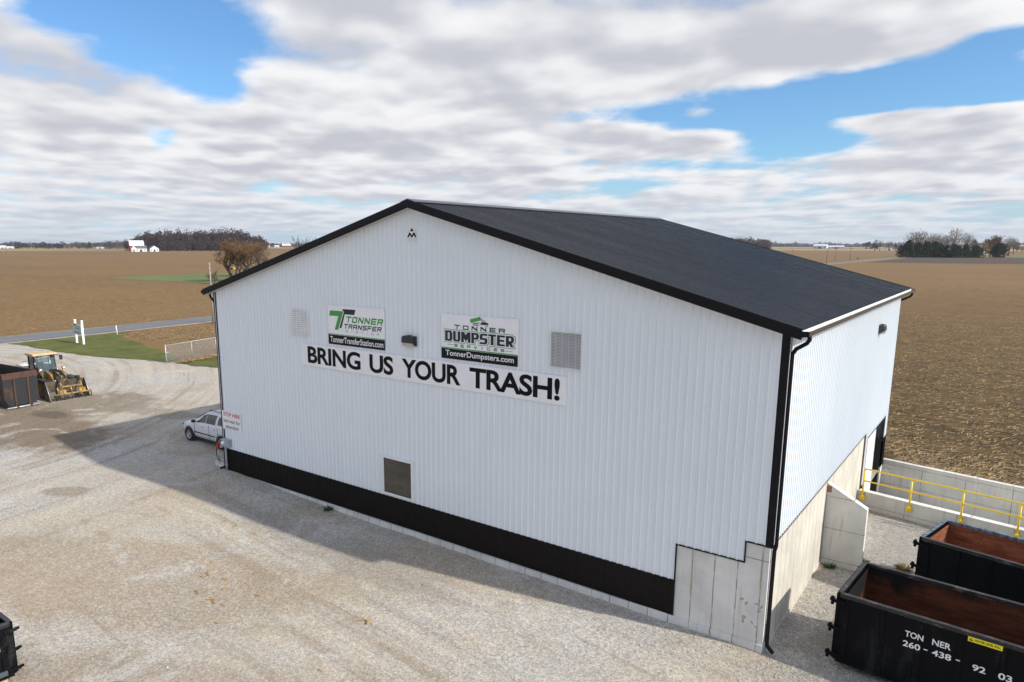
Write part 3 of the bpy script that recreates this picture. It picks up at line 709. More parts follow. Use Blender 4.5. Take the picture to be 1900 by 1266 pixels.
mb.bx((W - 4, DY0, -1.72), (W - 3.95, DY1, 2.5), M_DARKIN); mb.bx((W - 4, DY0 - .05, -1.72), (W, DY0 - .002, 2.49), M_DARKIN); mb.bx((W - 4, DY1 + .002, -1.72), (W, DY1 + .05, 1.4), M_DARKIN)
mb.bx((W - 4, DY0, 2.44), (W, DY1, 2.49), M_DARKIN); mb.bx((W - 4, DY0, -1.78), (W, DY1, -1.72), M_CONCP); mb.build('doorway_recess', BLD)
mb = MB(); mb.bx((W - .04, DY0, -1.70), (W + .02, 16.75, 2.48), M_DOORW); mb.bx((W - .05, 16.75, -1.70), (W + .03, 16.83, 2.48), M_LOUV)
for k in range(7): mb.bx((W + .02, DY0 + .02, -1.5 + k * .6), (W + .026, 16.74, -1.48 + k * .6), M_LOUV)
mb.build('overhead_door', BLD)
# window
mb = MB(); x0, x1, z0, z1 = 10.46, 11.97, 1.18, 2.66
for a, b in [((x0, z0), (x1, z0 + .07)), ((x0, z1 - .06), (x1, z1)), ((x0, z0 + .07), (x0 + .06, z1 - .06)), ((x1 - .06, z0 + .07), (x1, z1 - .06))]: mb.bx((a[0], -.125, a[1]), (b[0], -.045, b[1]), M_LETW)
mb.bx((x0 - .03, -.14, z1), (x1 + .03, -.045, z1 + .03), M_LETW)
win = mb.build('window', BLD)
mb = MB(); mb.bx((x0 + .055, -.105, z0 + .065), (x1 - .055, -.08, z1 - .055), M_GLASS); mb.build('pane', win)
def louver(x0, x1, z0, z1, n, open_, sm_=None):
    mb = MB(); f = .035
    for a, b in [((x0, z0), (x1, z0 + f)), ((x0, z1 - f), (x1, z1)), ((x0, z0 + f), (x0 + f, z1 - f)), ((x1 - f, z0 + f), (x1, z1 - f))]: mb.bx((a[0], -.11, a[1]), (b[0], -.04, b[1]), M_LOUV)
    xm = (x0 + x1) / 2; mb.bx((xm - .008, -.100, z0 + f), (xm + .008, -.06, z1 - f), sm_ or M_LOUV)
    mb.bx((x0 + f, -.068, z0 + f), (x1 - f, -.062, z1 - f), M_LOUVD); o = mb.build('louver_vent', BLD)
    mb = MB(); h = (z1 - z0 - 2 * f) / n
    for k in range(n):
        for (a, b) in ((x0 + f, xm - .012), (xm + .012, x1 - f)):
            zc = z0 + f + h * (k + .5); t = open_
            mb.box(((a + b) / 2, -.092, zc), (b - a, .006, h * .84), sm_ or M_LOUV, (t, 0, 0))
    mb.build('slats', o)
louver(5.44, 6.48, 6.83, 7.925, 12, R(-18)); louver(17.68, 18.78, 6.78, 7.91, 24, R(-36), plain('grey_slats', (.50, .50, .50), .45, var=.06))
# ------------------------------------------------------------------ signs and fittings on the building
def sign(name, label, x0, x1, z0, z1, m=M_SIGNW, th=.03, y=-.066):
    o = tag(empty(name, ((x0 + x1) / 2, y, z0)), label, 'sign'); OX_, OZ_ = (x0 + x1) / 2, z0
    mb = MB(); mb.bx((x0 - OX_, -th, 0), (x1 - OX_, 0, z1 - z0), m); mb.build('panel', o)
    def part(nm, fn):
        q = MB(); fn(q); q.v = [(a - OX_, b, c - OZ_) for a, b, c in q.v]; return q.build(nm, o, fix=False)
    return o, part
d0 = -.034
bo, part = sign('banner', 'long white banner reading BRING US YOUR TRASH! in bold black capitals', 5.98, 18.29, 5.655, 6.548)
for wd, a, b, zt, zb in [('BRING', 6.37, 9.41, 6.465, 5.775), ('US', 9.89, 11.11, 6.465, 5.775), ('YOUR', 11.53, 14.22, 6.465, 5.775), ('TRASH!', 14.60, 18.06, 6.465, 5.775)]:
    part('lettering', lambda q: add_text(q, M_LETB, d0, wd, a, b, zb, zt, weight=.030, spacing=.95))
so, part = sign('logo_sign', 'white transfer station sign with green and grey double T emblem, left of the wall light', 7.66, 10.72, 6.66, 8.165)
part('emblem', lambda q: (q.poly([(7.80, d0, 7.965), (8.555, d0, 7.965), (8.229, d0, 7.24), (8.038, d0, 7.24), (8.265, d0, 7.765), (7.75, d0, 7.765)], M_GREEN),
                          q.poly([(8.505, d0 - .001, 8.055), (9.22, d0 - .001, 8.055), (9.148, d0 - .001, 7.86), (8.634, d0 - .001, 7.86), (8.42, d0 - .001, 7.32), (8.305, d0 - .001, 7.32), (8.60, d0 - .001, 7.965), (8.545, d0 - .001, 7.965)], M_LETD)))
part('lettering', lambda q: add_block(q, M_GREEN, d0, 'TONNER', 8.66, 10.60, 7.558, 7.795, .26, .24, .22, .30))
part('lettering', lambda q: add_block(q, M_LETD, d0, 'TRANSFER', 8.54, 10.53, 7.322, 7.50, .24, .22, .24, .30))
part('lettering', lambda q: add_block(q, M_PALEG, d0, 'STATION', 8.64, 10.42, 7.178, 7.265, .17, .17, 1.3, .25))
def band_left(q):
    q.bx((7.662, -.033, 6.662), (10.718, -.0305, 7.035), M_SIGNB); q.bx((7.662, -.033, 7.042), (10.718, -.0305, 7.075), M_PALEG)
part('band', band_left)
part('lettering', lambda q: add_text(q, M_LETW, -.038, 'TonnerTransferStation.com', 7.77, 10.64, 6.745, 6.975, weight=.012))
so, part = sign('logo_sign', 'white dumpster services sign with small green dump truck drawing, right of the wall light', 13.39, 16.52, 6.66, 8.165)
part('lettering', lambda q: add_block(q, M_LETD, d0, 'TONNER', 13.96, 16.02, 7.688, 7.832, .27, .24, .52))
part('lettering', lambda q: add_block(q, M_LETD, d0, 'SERVICES', 13.96, 16.00, 7.088, 7.184, .24, .22, 1.0))
part('headline', lambda q: (add_block(q, M_GREEN, d0, 'DUMPSTER', 13.57, 16.375, 7.27, 7.62, .33, .19, .10, grow=.052, cw=1.0, step=.00012),
                            add_block(q, M_SIGNW, d0 - .005, 'DUMPSTER', 13.57, 16.375, 7.27, 7.62, .33, .19, .10, grow=.032, step=.00012),
                            add_block(q, M_LETD, d0 - .010, 'DUMPSTER', 13.57, 16.375, 7.27, 7.62, .33, .19, .10)))
def truck(q):
    y = d0
    q.poly([(14.61, y, 8.045), (15.04, y, 8.16), (15.08, y, 8.045), (14.65, y, 7.93)], M_GREEN)
    for k in range(9):
        a = .04 + k * .105; xx = 14.645 + .40 * a; zz = 7.945 + .108 * a
        q.poly([(xx, y - .001, zz), (xx + .010, y - .001, zz + .002), (xx - .022, y - .001, zz + .098), (xx - .032, y - .001, zz + .096)], M_PALEG)
    q.poly([(15.03, y, 7.90), (15.36, y, 7.90), (15.37, y, 7.95), (15.34, y, 7.975), (15.25, y, 7.985), (15.22, y, 8.055), (15.15, y, 8.055), (15.12, y, 7.96), (15.03, y, 7.93)], M_LETD)
    q.poly([(15.155, y - .001, 7.99), (15.225, y - .001, 7.99), (15.205, y - .001, 8.04), (15.16, y - .001, 8.04)], M_SIGNW)
    q.poly([(15.09, y, 7.94), (15.115, y, 7.94), (15.115, y, 8.08), (15.10, y, 8.13), (15.09, y, 8.08)], M_LETD)
    q.poly([(14.72, y, 7.92), (15.02, y, 7.95), (15.02, y, 7.965), (14.72, y, 7.935)], M_LETD)
    for cx_ in (14.78, 14.86, 14.94, 15.31):
        for rr, mm, e in ((.045, M_LETD, .0012), (.026, M_SIGNW, .002)):
            q.poly([(cx_ + rr * math.cos(t * PI / 8), y - e, 7.892 + rr * math.sin(t * PI / 8)) for t in range(16)], mm)
part('emblem', truck)
def rules(q):
    q.bx((13.392, -.033, 6.662), (16.518, -.0305, 7.005), M_SIGNB); q.bx((13.392, -.033, 7.012), (16.518, -.0305, 7.048), M_GREEN)
    q.bx((13.66, -.033, 7.142), (13.92, -.0305, 7.158), M_GREEN); q.bx((16.04, -.033, 7.12), (16.33, -.0305, 7.136), M_GREEN)
part('band', rules)
part('lettering', lambda q: add_text(q, M_LETW, -.038, 'TonnerDumpsters.com', 13.58, 16.37, 6.715, 6.955, weight=.014))
so, part = sign('stop_sign', 'white rectangular sign reading STOP HERE and wait for attendant at the left wall corner', .06, 1.49, 2.03, 2.90, M_SIGNW, .02)
part('lettering', lambda q: add_text(q, M_RED, -.024, 'STOP HERE', .15, 1.42, 2.665, 2.845, weight=.02))
part('lettering', lambda q: add_text(q, M_LETD, -.024, 'and wait for', .14, 1.43, 2.365, 2.545, weight=.004))
part('lettering', lambda q: add_text(q, M_LETD, -.024, 'attendant', .26, 1.30, 2.095, 2.27, weight=.004))
part('border', lambda q: [q.bx(a, b, M_LOUV) for a, b in (((.06, -.0225, 2.03), (1.49, -.0202, 2.045)), ((.06, -.0225, 2.885), (1.49, -.0202, 2.90)), ((.06, -.0225, 2.045), (.075, -.0202, 2.885)), ((1.475, -.0225, 2.045), (1.49, -.0202, 2.885)))])
eo = tag(empty('emblem_sign', (12.10, -.066, 10.66)), 'small white triangular emblem high under the gable peak', 'sign')
mb = MB(); mb.prism([(-.30, 0), (.30, 0), (.02, .40), (-.02, .40)], -.015, 0, M_LETW); mb.build('panel', eo)
mb = MB(); y = -.017
mb.poly([(-.09, y, .235), (.09, y, .235), (0, y, .36)], M_LETB)
mb.poly([(-.22, y, .035), (-.14, y, .035), (-.09, y, .115), (-.03, y, .035), (0, y, .03), (0, y, .10), (-.07, y, .20), (-.12, y, .20)], M_LETB)
mb.poly([(.22, y, .035), (.12, y, .20), (.07, y, .20), (0, y, .10), (0, y, .03), (.03, y, .035), (.09, y, .115), (.14, y, .035)], M_LETB)
mb.build('emblem', eo, fix=False)
mb = MB(); mb.bx((-.27, -.012, -.085), (.27, 0, -.045), M_LOUV); mb.build('name_strip', eo)
def wall_light(loc, rz, label):
    o = tag(empty('wall_light', loc, rz), label, 'wall light')
    mb = MB(); mb.prism([(0, 0), (0, .36), (-.17, .36), (-.22, .30), (-.235, .14), (-.03, .0)], -.27, .27, M_BRONZE, 'x'); mb.build('housing', o, .012)
    mb = MB(); mb.prism([(-.05, .0), (-.222, .125), (-.238, .12), (-.20, .015), (-.06, -.02)], -.24, .24, M_LENS, 'x'); mb.build('lens', o)
    mb = MB(); mb.box((0, -.10, .375), (.12, .10, .03), M_BRONZE); mb.build('cap', o)
    return o
wall_light((11.98, -.066, 6.94), 0, 'dark bronze wall light between the two logo signs on the front')
wall_light((W + .066, 14.26, 6.92), PI / 2, 'dark bronze wall light high on the sunlit side wall')
eb = tag(empty('electrical_box', (.36, -.07, -.05)), 'grey electrical box on a conduit at the left end of the black band', 'electrical box')
mb = MB(); mb.bx((-.25, -.20, 1.27), (.25, 0, 1.60), M_GREYBOX); mb.bx((-.27, -.215, 1.595), (.27, 0, 1.63), M_GREYBOX); mb.build('enclosure', eb, .012)
mb = MB(); mb.lathe([(.0, -.30), (.075, -.29), (.085, -.26), (.085, -.20)], M_LETW, 'y', (-.10, 0, 1.45), 16); mb.build('dial', eb)
mb = MB(); mb.tube([(-.10, -.10, 1.27), (-.10, -.10, -.1)], .045, M_GREYBOX, 12); mb.build('conduit', eb)
mb = MB(); mb.tube([(-.10, -.10, .42), (-.10, -.10, .30)], .06, M_GREYBOX, 12); mb.build('coupling', eb)
# ------------------------------------------------------------------ retaining walls, wing wall, railing
ux = Vector((1, WALLS, 0)).normalized(); RZW = math.atan(WALLS)
o = tag(empty('retaining_wall', (W + .06, near_wall_y(W + .06), 0), RZW), 'low concrete retaining wall that carries the yellow railing', 'retaining wall')
mb = MB(); mb.bx((0, 0, -1.9), (37, .28, .53), M_CONCW); mb.build('wall', o)
mb = MB(); mb.bx((-.0, -.012, .532), (37, .292, .56), M_CONCP); mb.build('cap', o, .008)
o = tag(empty('retaining_wall', (W + .02, back_wall_y(W + .02), 0), RZW), 'tall plain concrete retaining wall holding back the dark harvested field', 'retaining wall')
mb = MB(); mb.bx((0, 0, -1.9), (37, .24, .17), M_CONCW); mb.bx((.0, -.10, -1.9), (.42, -.002, -.25), M_CONCW); mb.build('wall', o)
mb = MB(); mb.bx((0, -.010, .172), (37, .25, .195), M_CONCP); mb.build('cap', o, .008)
o = tag(empty('wing_wall', (W + .021, 6.72, 0)), 'short concrete wing wall with sloping top standing out from the side wall', 'wing wall')
mb = MB(); mb.prism([(0, -.9), (1.24, -.9), (1.24, 1.98), (.0, 2.66)], 0, .26, M_CONCP); mb.build('wall', o, .012)
mb = MB(); mb.bx((.003, -.004, 2.34), (.15, -.0005, 2.56), plain('patched_red_mortar', (.30, .15, .11), .9)); mb.build('patch', o)
ro = tag(empty('safety_railing', (W + .22, near_wall_y(W + .22) - .06, 0), RZW), 'bright yellow steel pipe railing with two rails on the low concrete wall', 'railing')
for k in range(9):
    x = .02 + k * 1.715; mb = MB(); mb.tube([(x, 0, .30), (x, 0, 1.51)], .034, M_YEL, 10); po = mb.build('post', ro)
    mb = MB(); mb.bx((x - .09, -.028, .22), (x + .09, .045, .38), M_YEL); mb.tube([(x, 0, .27), (x, 0, .42)], .050, M_YEL, 10); mb.build('base_plate', po)
for z in (1.52, 1.02):
    mb = MB(); mb.tube([(.0, 0, z), (14.3, 0, z)], .030, M_YEL, 10); mb.build('rail', ro)
# ------------------------------------------------------------------ dumpsters
def dumpster(loc, rz, label, Ld=6.7, Wd=2.42, z0=.12, z1=1.95, out=M_DBLK, inn=M_DIN, rim=M_DRIM, rimw=None, group=None, farrim=None):
    o = tag(empty('dumpster', loc, rz), label, 'dumpster', group); t = .07
    mb = MB()
    for a, b in (((0, 0), (Ld, t)), ((0, Wd - t), (Ld, Wd)), ((Ld - t, t), (Ld, Wd - t))): mb.bx((a[0], a[1], z0), (b[0], b[1], z1), out)
    mb.build('body', o)
    mb = MB(); e = .0035
    mb.bx((t, t, z0), (Ld - t, Wd - t, z0 + .05), inn); mb.bx((t, t + .0, z0 + .05), (Ld - t, t + e, z1 - .10), inn); mb.bx((t, Wd - t - e, z0 + .05), (Ld - t, Wd - t, z1 - .10), inn)
    mb.bx((Ld - t - e, t + e, z0 + .05), (Ld - t, Wd - t - e, z1 - .10), inn); mb.bx((t * .9, t + e, z0 + .05), (t * .9 + e, Wd - t - e, z1 - .10), inn); mb.build('lining', o, fix=False)
    mb = MB(); r = .06
    for a, b in (((-.02, -.03), (Ld + .02, .09)), ((-.02, Wd - .09), (Ld + .02, Wd + .03)), ((Ld - .09, .0901), (Ld + .02, Wd - .0901))): mb.bx((a[0], a[1], z1 - .10), (b[0], b[1], z1 + .005), farrim if farrim and a[1] > 1 else rim)
    mb.build('rim', o, .012)
    mb = MB(); mb.bx((-.065, .02, z0 + .03), (-.002, Wd - .02, z1 - .01), out)
    for k in range(4): mb.bx((-.11, .04 + k * (Wd - .18) / 3, z0 + .04), (-.066, .14 + k * (Wd - .18) / 3, z1 - .03), out)
    mb.bx((-.11, .145, z1 - .11), (-.066, Wd - .145, z1 - .02), out)
    d = mb.build('door', o, .008)
    mb = MB(); mb.bx((-.075, .03, z1 - .008), (.02, Wd - .03, z1 + .012), rimw or rim); mb.build('door_edge', d, .006)
    for k in range(3):
        z = lerp(z0 + .18, z1 - .22, k / 2); mb = MB()
        mb.bx((-.20, -.075, z - .045), (.12, -.031, z + .045), out); mb.tube([(-.17, -.055, z - .11), (-.17, -.055, z + .11)], .038, out, 10); mb.bx((-.24, -.05, z - .03), (-.12, .02, z + .05), out)
        mb.build('hinge', d, .006)
        mb = MB(); mb.bx((-.16, Wd + .02, z - .04), (.12, Wd + .06, z + .04), out); mb.bx((-.22, Wd - .02, z - .02), (-.12, Wd + .05, z + .03), out); mb.build('latch', d, .006)
    n = 9
    for s, yy in ((0, -.028), (1, Wd)):
        for k in range(n):
            x = .10 + k * (Ld - .30) / (n - 1); mb = MB(); mb.prism([(x, z0), (x + .13, z0), (x + .11, z1 - .10), (x + .02, z1 - .10)], yy, yy + .028, out); mb.build('side_rib', o, .006)
    mb = MB()
    for yy in (-.024, Wd): mb.bx((.0, yy, z0 + .0), (Ld, yy + .024, z0 + .10), out)
    mb.build('base_rail', o, .006)
    for yy in (.75, Wd - .87):
        mb = MB(); mb.bx((.15, yy, .02), (Ld + .1, yy + .12, z0), out); mb.build('skid', o)
    for xx in (.35, Ld - .5):
        for yy in (.25, Wd - .45):
            if z0 > .1: mb = MB(); mb.cyl((xx, yy, .11), (xx, yy + .2, .11), .11, M_STEELD, 14); mb.build('roller', o)
    return o
GZ = -.235
near = dumpster((26.03, .52, GZ + .02), R(-5), 'black dumpster nearest the corner, with white phone number and sooty rusty inside', z1=1.985, inn=M_DIN)
def on_side(mb, s, m, x0, x1, za, zb, **k): add_text(mb, m, -.0305, s, x0, x1, za - GZ, zb - GZ, **k)
for words, z in (((('TON', 1.46, 1.84), ('NER', 2.02, 2.39)), 1.17), ((('260', 1.44, 1.80), ('-', 1.87, 1.95), ('438', 2.04, 2.42), ('-', 2.51, 2.59)), .91), ((('92', 2.83, 3.08), ('03', 3.31, 3.56)), .87)):
    mb = MB()
    for s, a, b in words: zz = z + (.07 if s == '-' else 0); on_side(mb, s, M_LETW, a, b, zz, zz + (.025 if s == '-' else .155), weight=.02)
    mb.build('lettering', near, fix=False)
mb = MB(); mb.bx((2.68, -.0340, 1.545 - GZ), (3.32, -.0305, 1.66 - GZ), M_STICK); st = mb.build('sticker', near)
mb = MB(); add_text(mb, M_LETB, -.0350, 'WATER LEVEL FULL', 2.80, 3.29, 1.575 - GZ, 1.632 - GZ, weight=.03); mb.poly([(2.695, -.035, 1.565 - GZ), (2.785, -.035, 1.565 - GZ), (2.74, -.035, 1.645 - GZ)], M_LETB); mb.poly([(2.733, -.0355, 1.575 - GZ), (2.747, -.0355, 1.575 - GZ), (2.745, -.0355, 1.625 - GZ), (2.735, -.0355, 1.625 - GZ)], M_STICK); mb.build('lettering', st, fix=False)
far_d = dumpster((27.28, 5.85, GZ + .06), R(-13), 'black scraped dumpster behind the first one, with blue rim and clean rusty inside', Ld=6.6, Wd=2.2, z1=1.95, out=M_DBLK2, inn=M_DIN2, rim=M_DRIM, rimw=M_DBLUE, farrim=M_DBLUE)
corner_d = dumpster((10.02 - 2.42 - .0, -12.66, yard_z(10, -13) + .17), R(-90), 'black dumpster on raw timber at the lower left corner of the yard', Ld=6.4, z0=.0, z1=1.42, rim=worn('dumpster_black_rim', (.02, .021, .026), (.10, .10, .11), .4, 5, .5))
mb = MB(); mb.bx((.22, 2.421, .62), (6.2, 2.50, .74), M_DBLK); mb.build('side_bar', corner_d, .01)
mb = MB(); mb.bx((.15, 2.421, .10), (6.2, 2.49, .22), worn('grey_worn_bar', (.06, .075, .09), (.02, .02, .02), .4, 3)); mb.build('side_bar', corner_d, .01)
mb = MB(); mb.bx((.30, 2.421, 1.08), (.95, 2.4255, 1.24), M_STICK); mb.build('sticker', corner_d)
mb = MB(); mb.bx((.24, 2.421, .76), (.95, 2.4255, .98), M_LETW); mb.bx((.27, 2.4256, .80), (.92, 2.4275, .85), M_RED); mb.build('sticker', corner_d, label='white sticker with red print')
for k, y in enumerate((-12.95, -14.8, -17.2)):
    mb = MB(); z = yard_z(9, y); mb.bx((7.5, y - .16, z - .01), (9.98 + (.0 if k else -.02), y + .16, z + .165), M_WOOD)
    tag(mb.build('timber_block', None, .008), ['raw timber block under the near end of the corner dumpster', 'raw timber block under the middle of the corner dumpster', 'raw timber block under the hidden end of the corner dumpster'][k], 'timber', 'timber blocks under the corner dumpster')
# old rusting bin beside the loader
ob = tag(empty('rusty_dumpster', (-22.12, -.50, .0), R(186)), 'old black open top dumpster covered in rust beside the wheel loader', 'dumpster')
Lo, Wo, zo0, zo1 = 6.4, 2.12, .16, 2.30
mb = MB(); hw = Wo / 2
sec = [(-hw + .16, zo0), (hw - .16, zo0), (hw, zo0 + .5), (hw, zo1), (hw - .06, zo1), (hw - .06, zo0 + .5), (hw - .20, zo0 + .06), (-hw + .20, zo0 + .06), (-hw + .06, zo0 + .5), (-hw + .06, zo1), (-hw, zo1), (-hw, zo0 + .5)]
mb.prism(sec, .06, Lo, M_RUSTOLD, 'x'); mb.build('body', ob)
mb = MB(); mb.prism([(-hw + .20, zo0), (hw - .20, zo0), (hw, zo0 + .5), (hw, 1.93), (-hw, 1.93), (-hw, zo0 + .5)], -.02, .058, M_RUSTOLD, 'x'); ep = mb.build('end_panel', ob, .01)
mb = MB(); mb.prism([(-hw + .20, zo0), (hw - .20, zo0), (hw, zo0 + .5), (hw, zo1), (-hw, zo1), (-hw, zo0 + .5)], Lo, Lo + .06, M_RUSTOLD, 'x'); mb.build('end_panel', ob, .01)
mb = MB(); mb.bx((-.05, -hw - .03, 1.932), (.06, hw + .03, zo1 + .02), M_RUST); mb.build('rust_band', ep, .015)
for s in (-1, 1):
    mb = MB(); mb.bx((.061, s * hw - .05, zo1 - .09), (Lo, s * hw + .05, zo1 + .015), M_RUST); mb.build('rim', ob, .012)
    mb = MB(); mb.bx((-.09, s * .42 - .05, .05), (-.021, s * .42 + .05, 1.93), M_RUST); mb.build('end_rib', ob, .01)
    mb = MB(); mb.bx((-.30, s * .42 - .06, .03), (Lo, s * .42 + .06, zo0 - .002), M_RUST); mb.build('skid', ob, .01)
    for k in range(5):
        mb = MB(); x = .45 + k * 1.35; mb.bx((x, s * hw - (.055 if s < 0 else -.001), .55), (x + .10, s * hw + (.055 if s > 0 else -.001), zo1 - .09), M_RUST); mb.build('side_rib', ob, .01)
mb = MB(); mb.cyl((-.20, -.95, .09), (-.20, 1.05, .09), .055, M_GALV, 12); mb.build('roller_bar', ob)
mb = MB(); mb.bx((.07, -hw + .21, zo0 + .062), (Lo - .01, hw - .21, zo0 + .09), M_RUST); mb.build('floor', ob)
# ------------------------------------------------------------------ wheels and vehicles
def wheel(parent, c, r, wd, tyre, rimm, side, spokes=5):
    mb = MB(); k = r * .62; h = wd / 2
    mb.lathe([(k, -h), (r * .90, -h), (r * .985, -h * .72), (r, -h * .3), (r, h * .3), (r * .985, h * .72), (r * .90, h), (k, h), (k, -h)], tyre, 'y', (0, 0, 0), 28); wo_ = mb.build('wheel', parent, loc=c)
    mb = MB(); s = side
    mb.lathe([(0.001, s * h * .55), (k * .30, s * h * .60), (k * .34, s * h * .35), (k * .80, s * h * .40), (k * .92, s * h * .92), (k + .004, s * h * .95), (k + .004, -s * h * .9)], M_BLKPL if spokes else rimm, 'y', (0, 0, 0), 24)
    if spokes:
        mb.lathe([(k * .84, s * h * .72), (k * .90, s * h * .99), (k + .002, s * h * .98)], rimm, 'y', (0, 0, 0), 24)
        for q in range(spokes):
            a = 2 * PI * q / spokes + .3
            mb.box((math.cos(a) * k * .48, s * h * .72, math.sin(a) * k * .48), (k * .86, h * .22, k * .30), rimm, (0, -a, 0))
        mb.lathe([(.001, s * h * .90), (k * .26, s * h * .86), (k * .28, s * h * .6)], rimm, 'y', (0, 0, 0), 16)
    mb.build('rim', wo_); return wo_
def car_body(sections, m):
    """sections: (x, zbottom, zbelt, zroof, half belt, half roof, half sill) from front to back; one closed skin"""
    rings = []
    for (x, zb, zk, zr, wb, wr, ws) in sections:
        h = [(0, zb), (ws * .8, zb), (ws, zb + .05), (wb, zb + .24), (wb + .012, (zb + .24 + zk) / 2), (wb, zk - .05), (wb - .02, zk), (lerp(wb, wr, .5) + .015, lerp(zk, zr, .5)), (wr, zr - .05), (wr - .10, zr), (0, zr + .015)]
        rings.append([(x, y, z) for y, z in h] + [(x, -y, z) for y, z in h[-2:0:-1]])
    vs = [v for r in rings for v in r]; n = len(rings[0]); fs = []
    for i in range(len(rings) - 1):
        for k in range(n): fs.append((i * n + k, i * n + (k + 1) % n, (i + 1) * n + (k + 1) % n, (i + 1) * n + k))
    fs += [tuple(range(n))[::-1], tuple(range((len(rings) - 1) * n, len(rings) * n))]
    mb = MB(); mb.mesh(vs, fs, m, True); return mb, rings
def side_patch(rings, i0, i1, f0, f1, s, m, off=.012, cut=(0, 0, 0, 0)):
    """panel on the greenhouse between stations i0..i1 (floats) and heights f0..f1 (0 belt, 1 roof edge)"""
    def P(i, f):
        a = int(min(i, len(rings) - 2)); t = i - a
        lo = [lerp(rings[a][6][q], rings[a + 1][6][q], t) for q in range(3)]; md = [lerp(rings[a][7][q], rings[a + 1][7][q], t) for q in range(3)]; hi = [lerp(rings[a][8][q], rings[a + 1][8][q], t) for q in range(3)]
        p = [lerp(lo[q], md[q], f * 2) if f < .5 else lerp(md[q], hi[q], f * 2 - 1) for q in range(3)]
        return (p[0], s * (abs(p[1]) + off), p[2])
    mb = MB(); n = 6
    for a in range(n):
        for b in range(4):
            q = []
            for (u, v) in ((a, b), (a + 1, b), (a + 1, b + 1), (a, b + 1)):
                uu, vv = u / n, v / 4; ii = lerp(lerp(i0, i1, uu), lerp(i0 + cut[0], i1 + cut[1], uu), vv); q.append(P(ii, lerp(f0, f1, vv)))
            mb.poly(q, m, True)
    return mb
suv = tag(empty('parked_car', (-4.55, 2.72, -.01), PI), 'white sport utility car half hidden behind the left corner of the building', 'car')
SEC = [(2.46, .42, .60, .66, .62, .50, .56), (2.40, .30, .74, .80, .80, .66, .70), (2.10, .27, .90, .97, .92, .78, .84), (1.60, .27, 1.01, 1.10, .97, .84, .90), (1.05, .27, 1.10, 1.20, .985, .86, .92),
       (.35, .27, 1.13, 1.62, .99, .74, .92), (-.05, .27, 1.14, 1.76, .99, .71, .92), (-.90, .27, 1.16, 1.79, .99, .71, .92), (-1.70, .27, 1.18, 1.74, .985, .70, .92), (-2.20, .30, 1.20, 1.56, .97, .72, .90), (-2.42, .40, 1.02, 1.14, .92, .78, .84), (-2.48, .48, .70, .76, .84, .70, .76)]
mb, rings = car_body(SEC, M_CARW); body = mb.build('body', suv)
for s in (-1, 1):
    side_patch(rings, 4.35, 5.98, .10, .90, s, M_CARGL, cut=(.75, 0, 0, 0)).build('window', suv, fix=False)
    side_patch(rings, 6.05, 7.05, .10, .90, s, M_CARGL).build('window', suv, fix=False)
    side_patch(rings, 7.30, 8.6, .14, .86, s, M_CARGL, cut=(0, -.25, 0, 0)).build('window', suv, fix=False)
    for x in (1.50, -1.48):
        mb = MB(); n = 20; ri, ro_ = .385, .455
        for k in range(n):
            a, b = lerp(-.35, PI + .35, k / n), lerp(-.35, PI + .35, (k + 1) / n)
            mb.mesh([(x + ro_ * math.cos(a), s * 1.002, .365 + ro_ * math.sin(a)), (x + ro_ * math.cos(b), s * 1.002, .365 + ro_ * math.sin(b)), (x + ri * math.cos(b), s * .985, .365 + ri * math.sin(b)), (x + ri * math.cos(a), s * .985, .365 + ri * math.sin(a))], [(0, 1, 2, 3)], M_BLKPL)
        mb.lathe([(.001, s * .992), (.40, s * .996), (.46, s * .90)], M_BLKPL, 'y', (x, 0, .365), 24); mb.build('wheel_arch', suv, fix=False)
        wheel(suv, (x, s * .90, .365), .375, .25, M_TYRE, M_CHROME, s, 6)
    mb = MB(); mb.box((.02, s * 1.012, .60), (1.95, .02, .055), M_BLKPL); mb.build('side_moulding', suv, .006)
    mb = MB(); mb.box((.90, s * 1.07, 1.20), (.14, .20, .15), M_BLKPL); mb.build('mirror', suv, .03)
    for x in (.12, -.95): mb = MB(); mb.box((x, s * 1.005, .98), (.18, .035, .035), M_CHROME); mb.build('door_handle', suv, .01)
    mb = MB(); mb.tube([(.0, s * .60, 1.78), (-.06, s * .60, 1.845), (-1.55, s * .60, 1.845), (-1.62, s * .60, 1.77)], .022, M_BLKPL, 8); mb.build('roof_rail', suv)
    mb = MB(); mb.box((2.30, s * .66, .80), (.22, .34, .14), M_CARGL, (0, .5, s * .35)); mb.build('headlight', suv, .03)
    mb = MB(); mb.box((-2.36, s * .80, 1.06), (.16, .22, .24), M_REDL); mb.build('tail_light', suv, .03)
    for x in (.95, -.42, -1.20): mb = MB(); mb.box((x, s * 1.0045, .76), (.010, .012, .74), M_BLKPL); mb.build('door_seam', suv)
mb = MB(); mb.poly([(1.06, -.80, 1.222), (1.06, .80, 1.222), (.36, .66, 1.625), (.36, -.66, 1.625)], M_CARGL); mb.v = [(a + .02, b, c + .012) for a, b, c in mb.v]; mb.build('windscreen', suv, fix=False)
mb = MB(); mb.bx((2.36, -.45, .50), (2.475, .45, .72), M_BLKPL); mb.build('grille', suv, .02)
mb = MB(); mb.bx((-1.9, -.86, .20), (1.9, .86, .34), M_BLKPL); mb.build('underbody', suv)
# a second white car behind the loader
car2 = copy_tree(suv); car2.location = (-31.3, 3.15, -.01); car2.rotation_euler = (0, 0, R(-93)); car2.scale = (.86, .88, .84); car2['label'] = 'white car mostly hidden behind the wheel loader and the rusty dumpster'
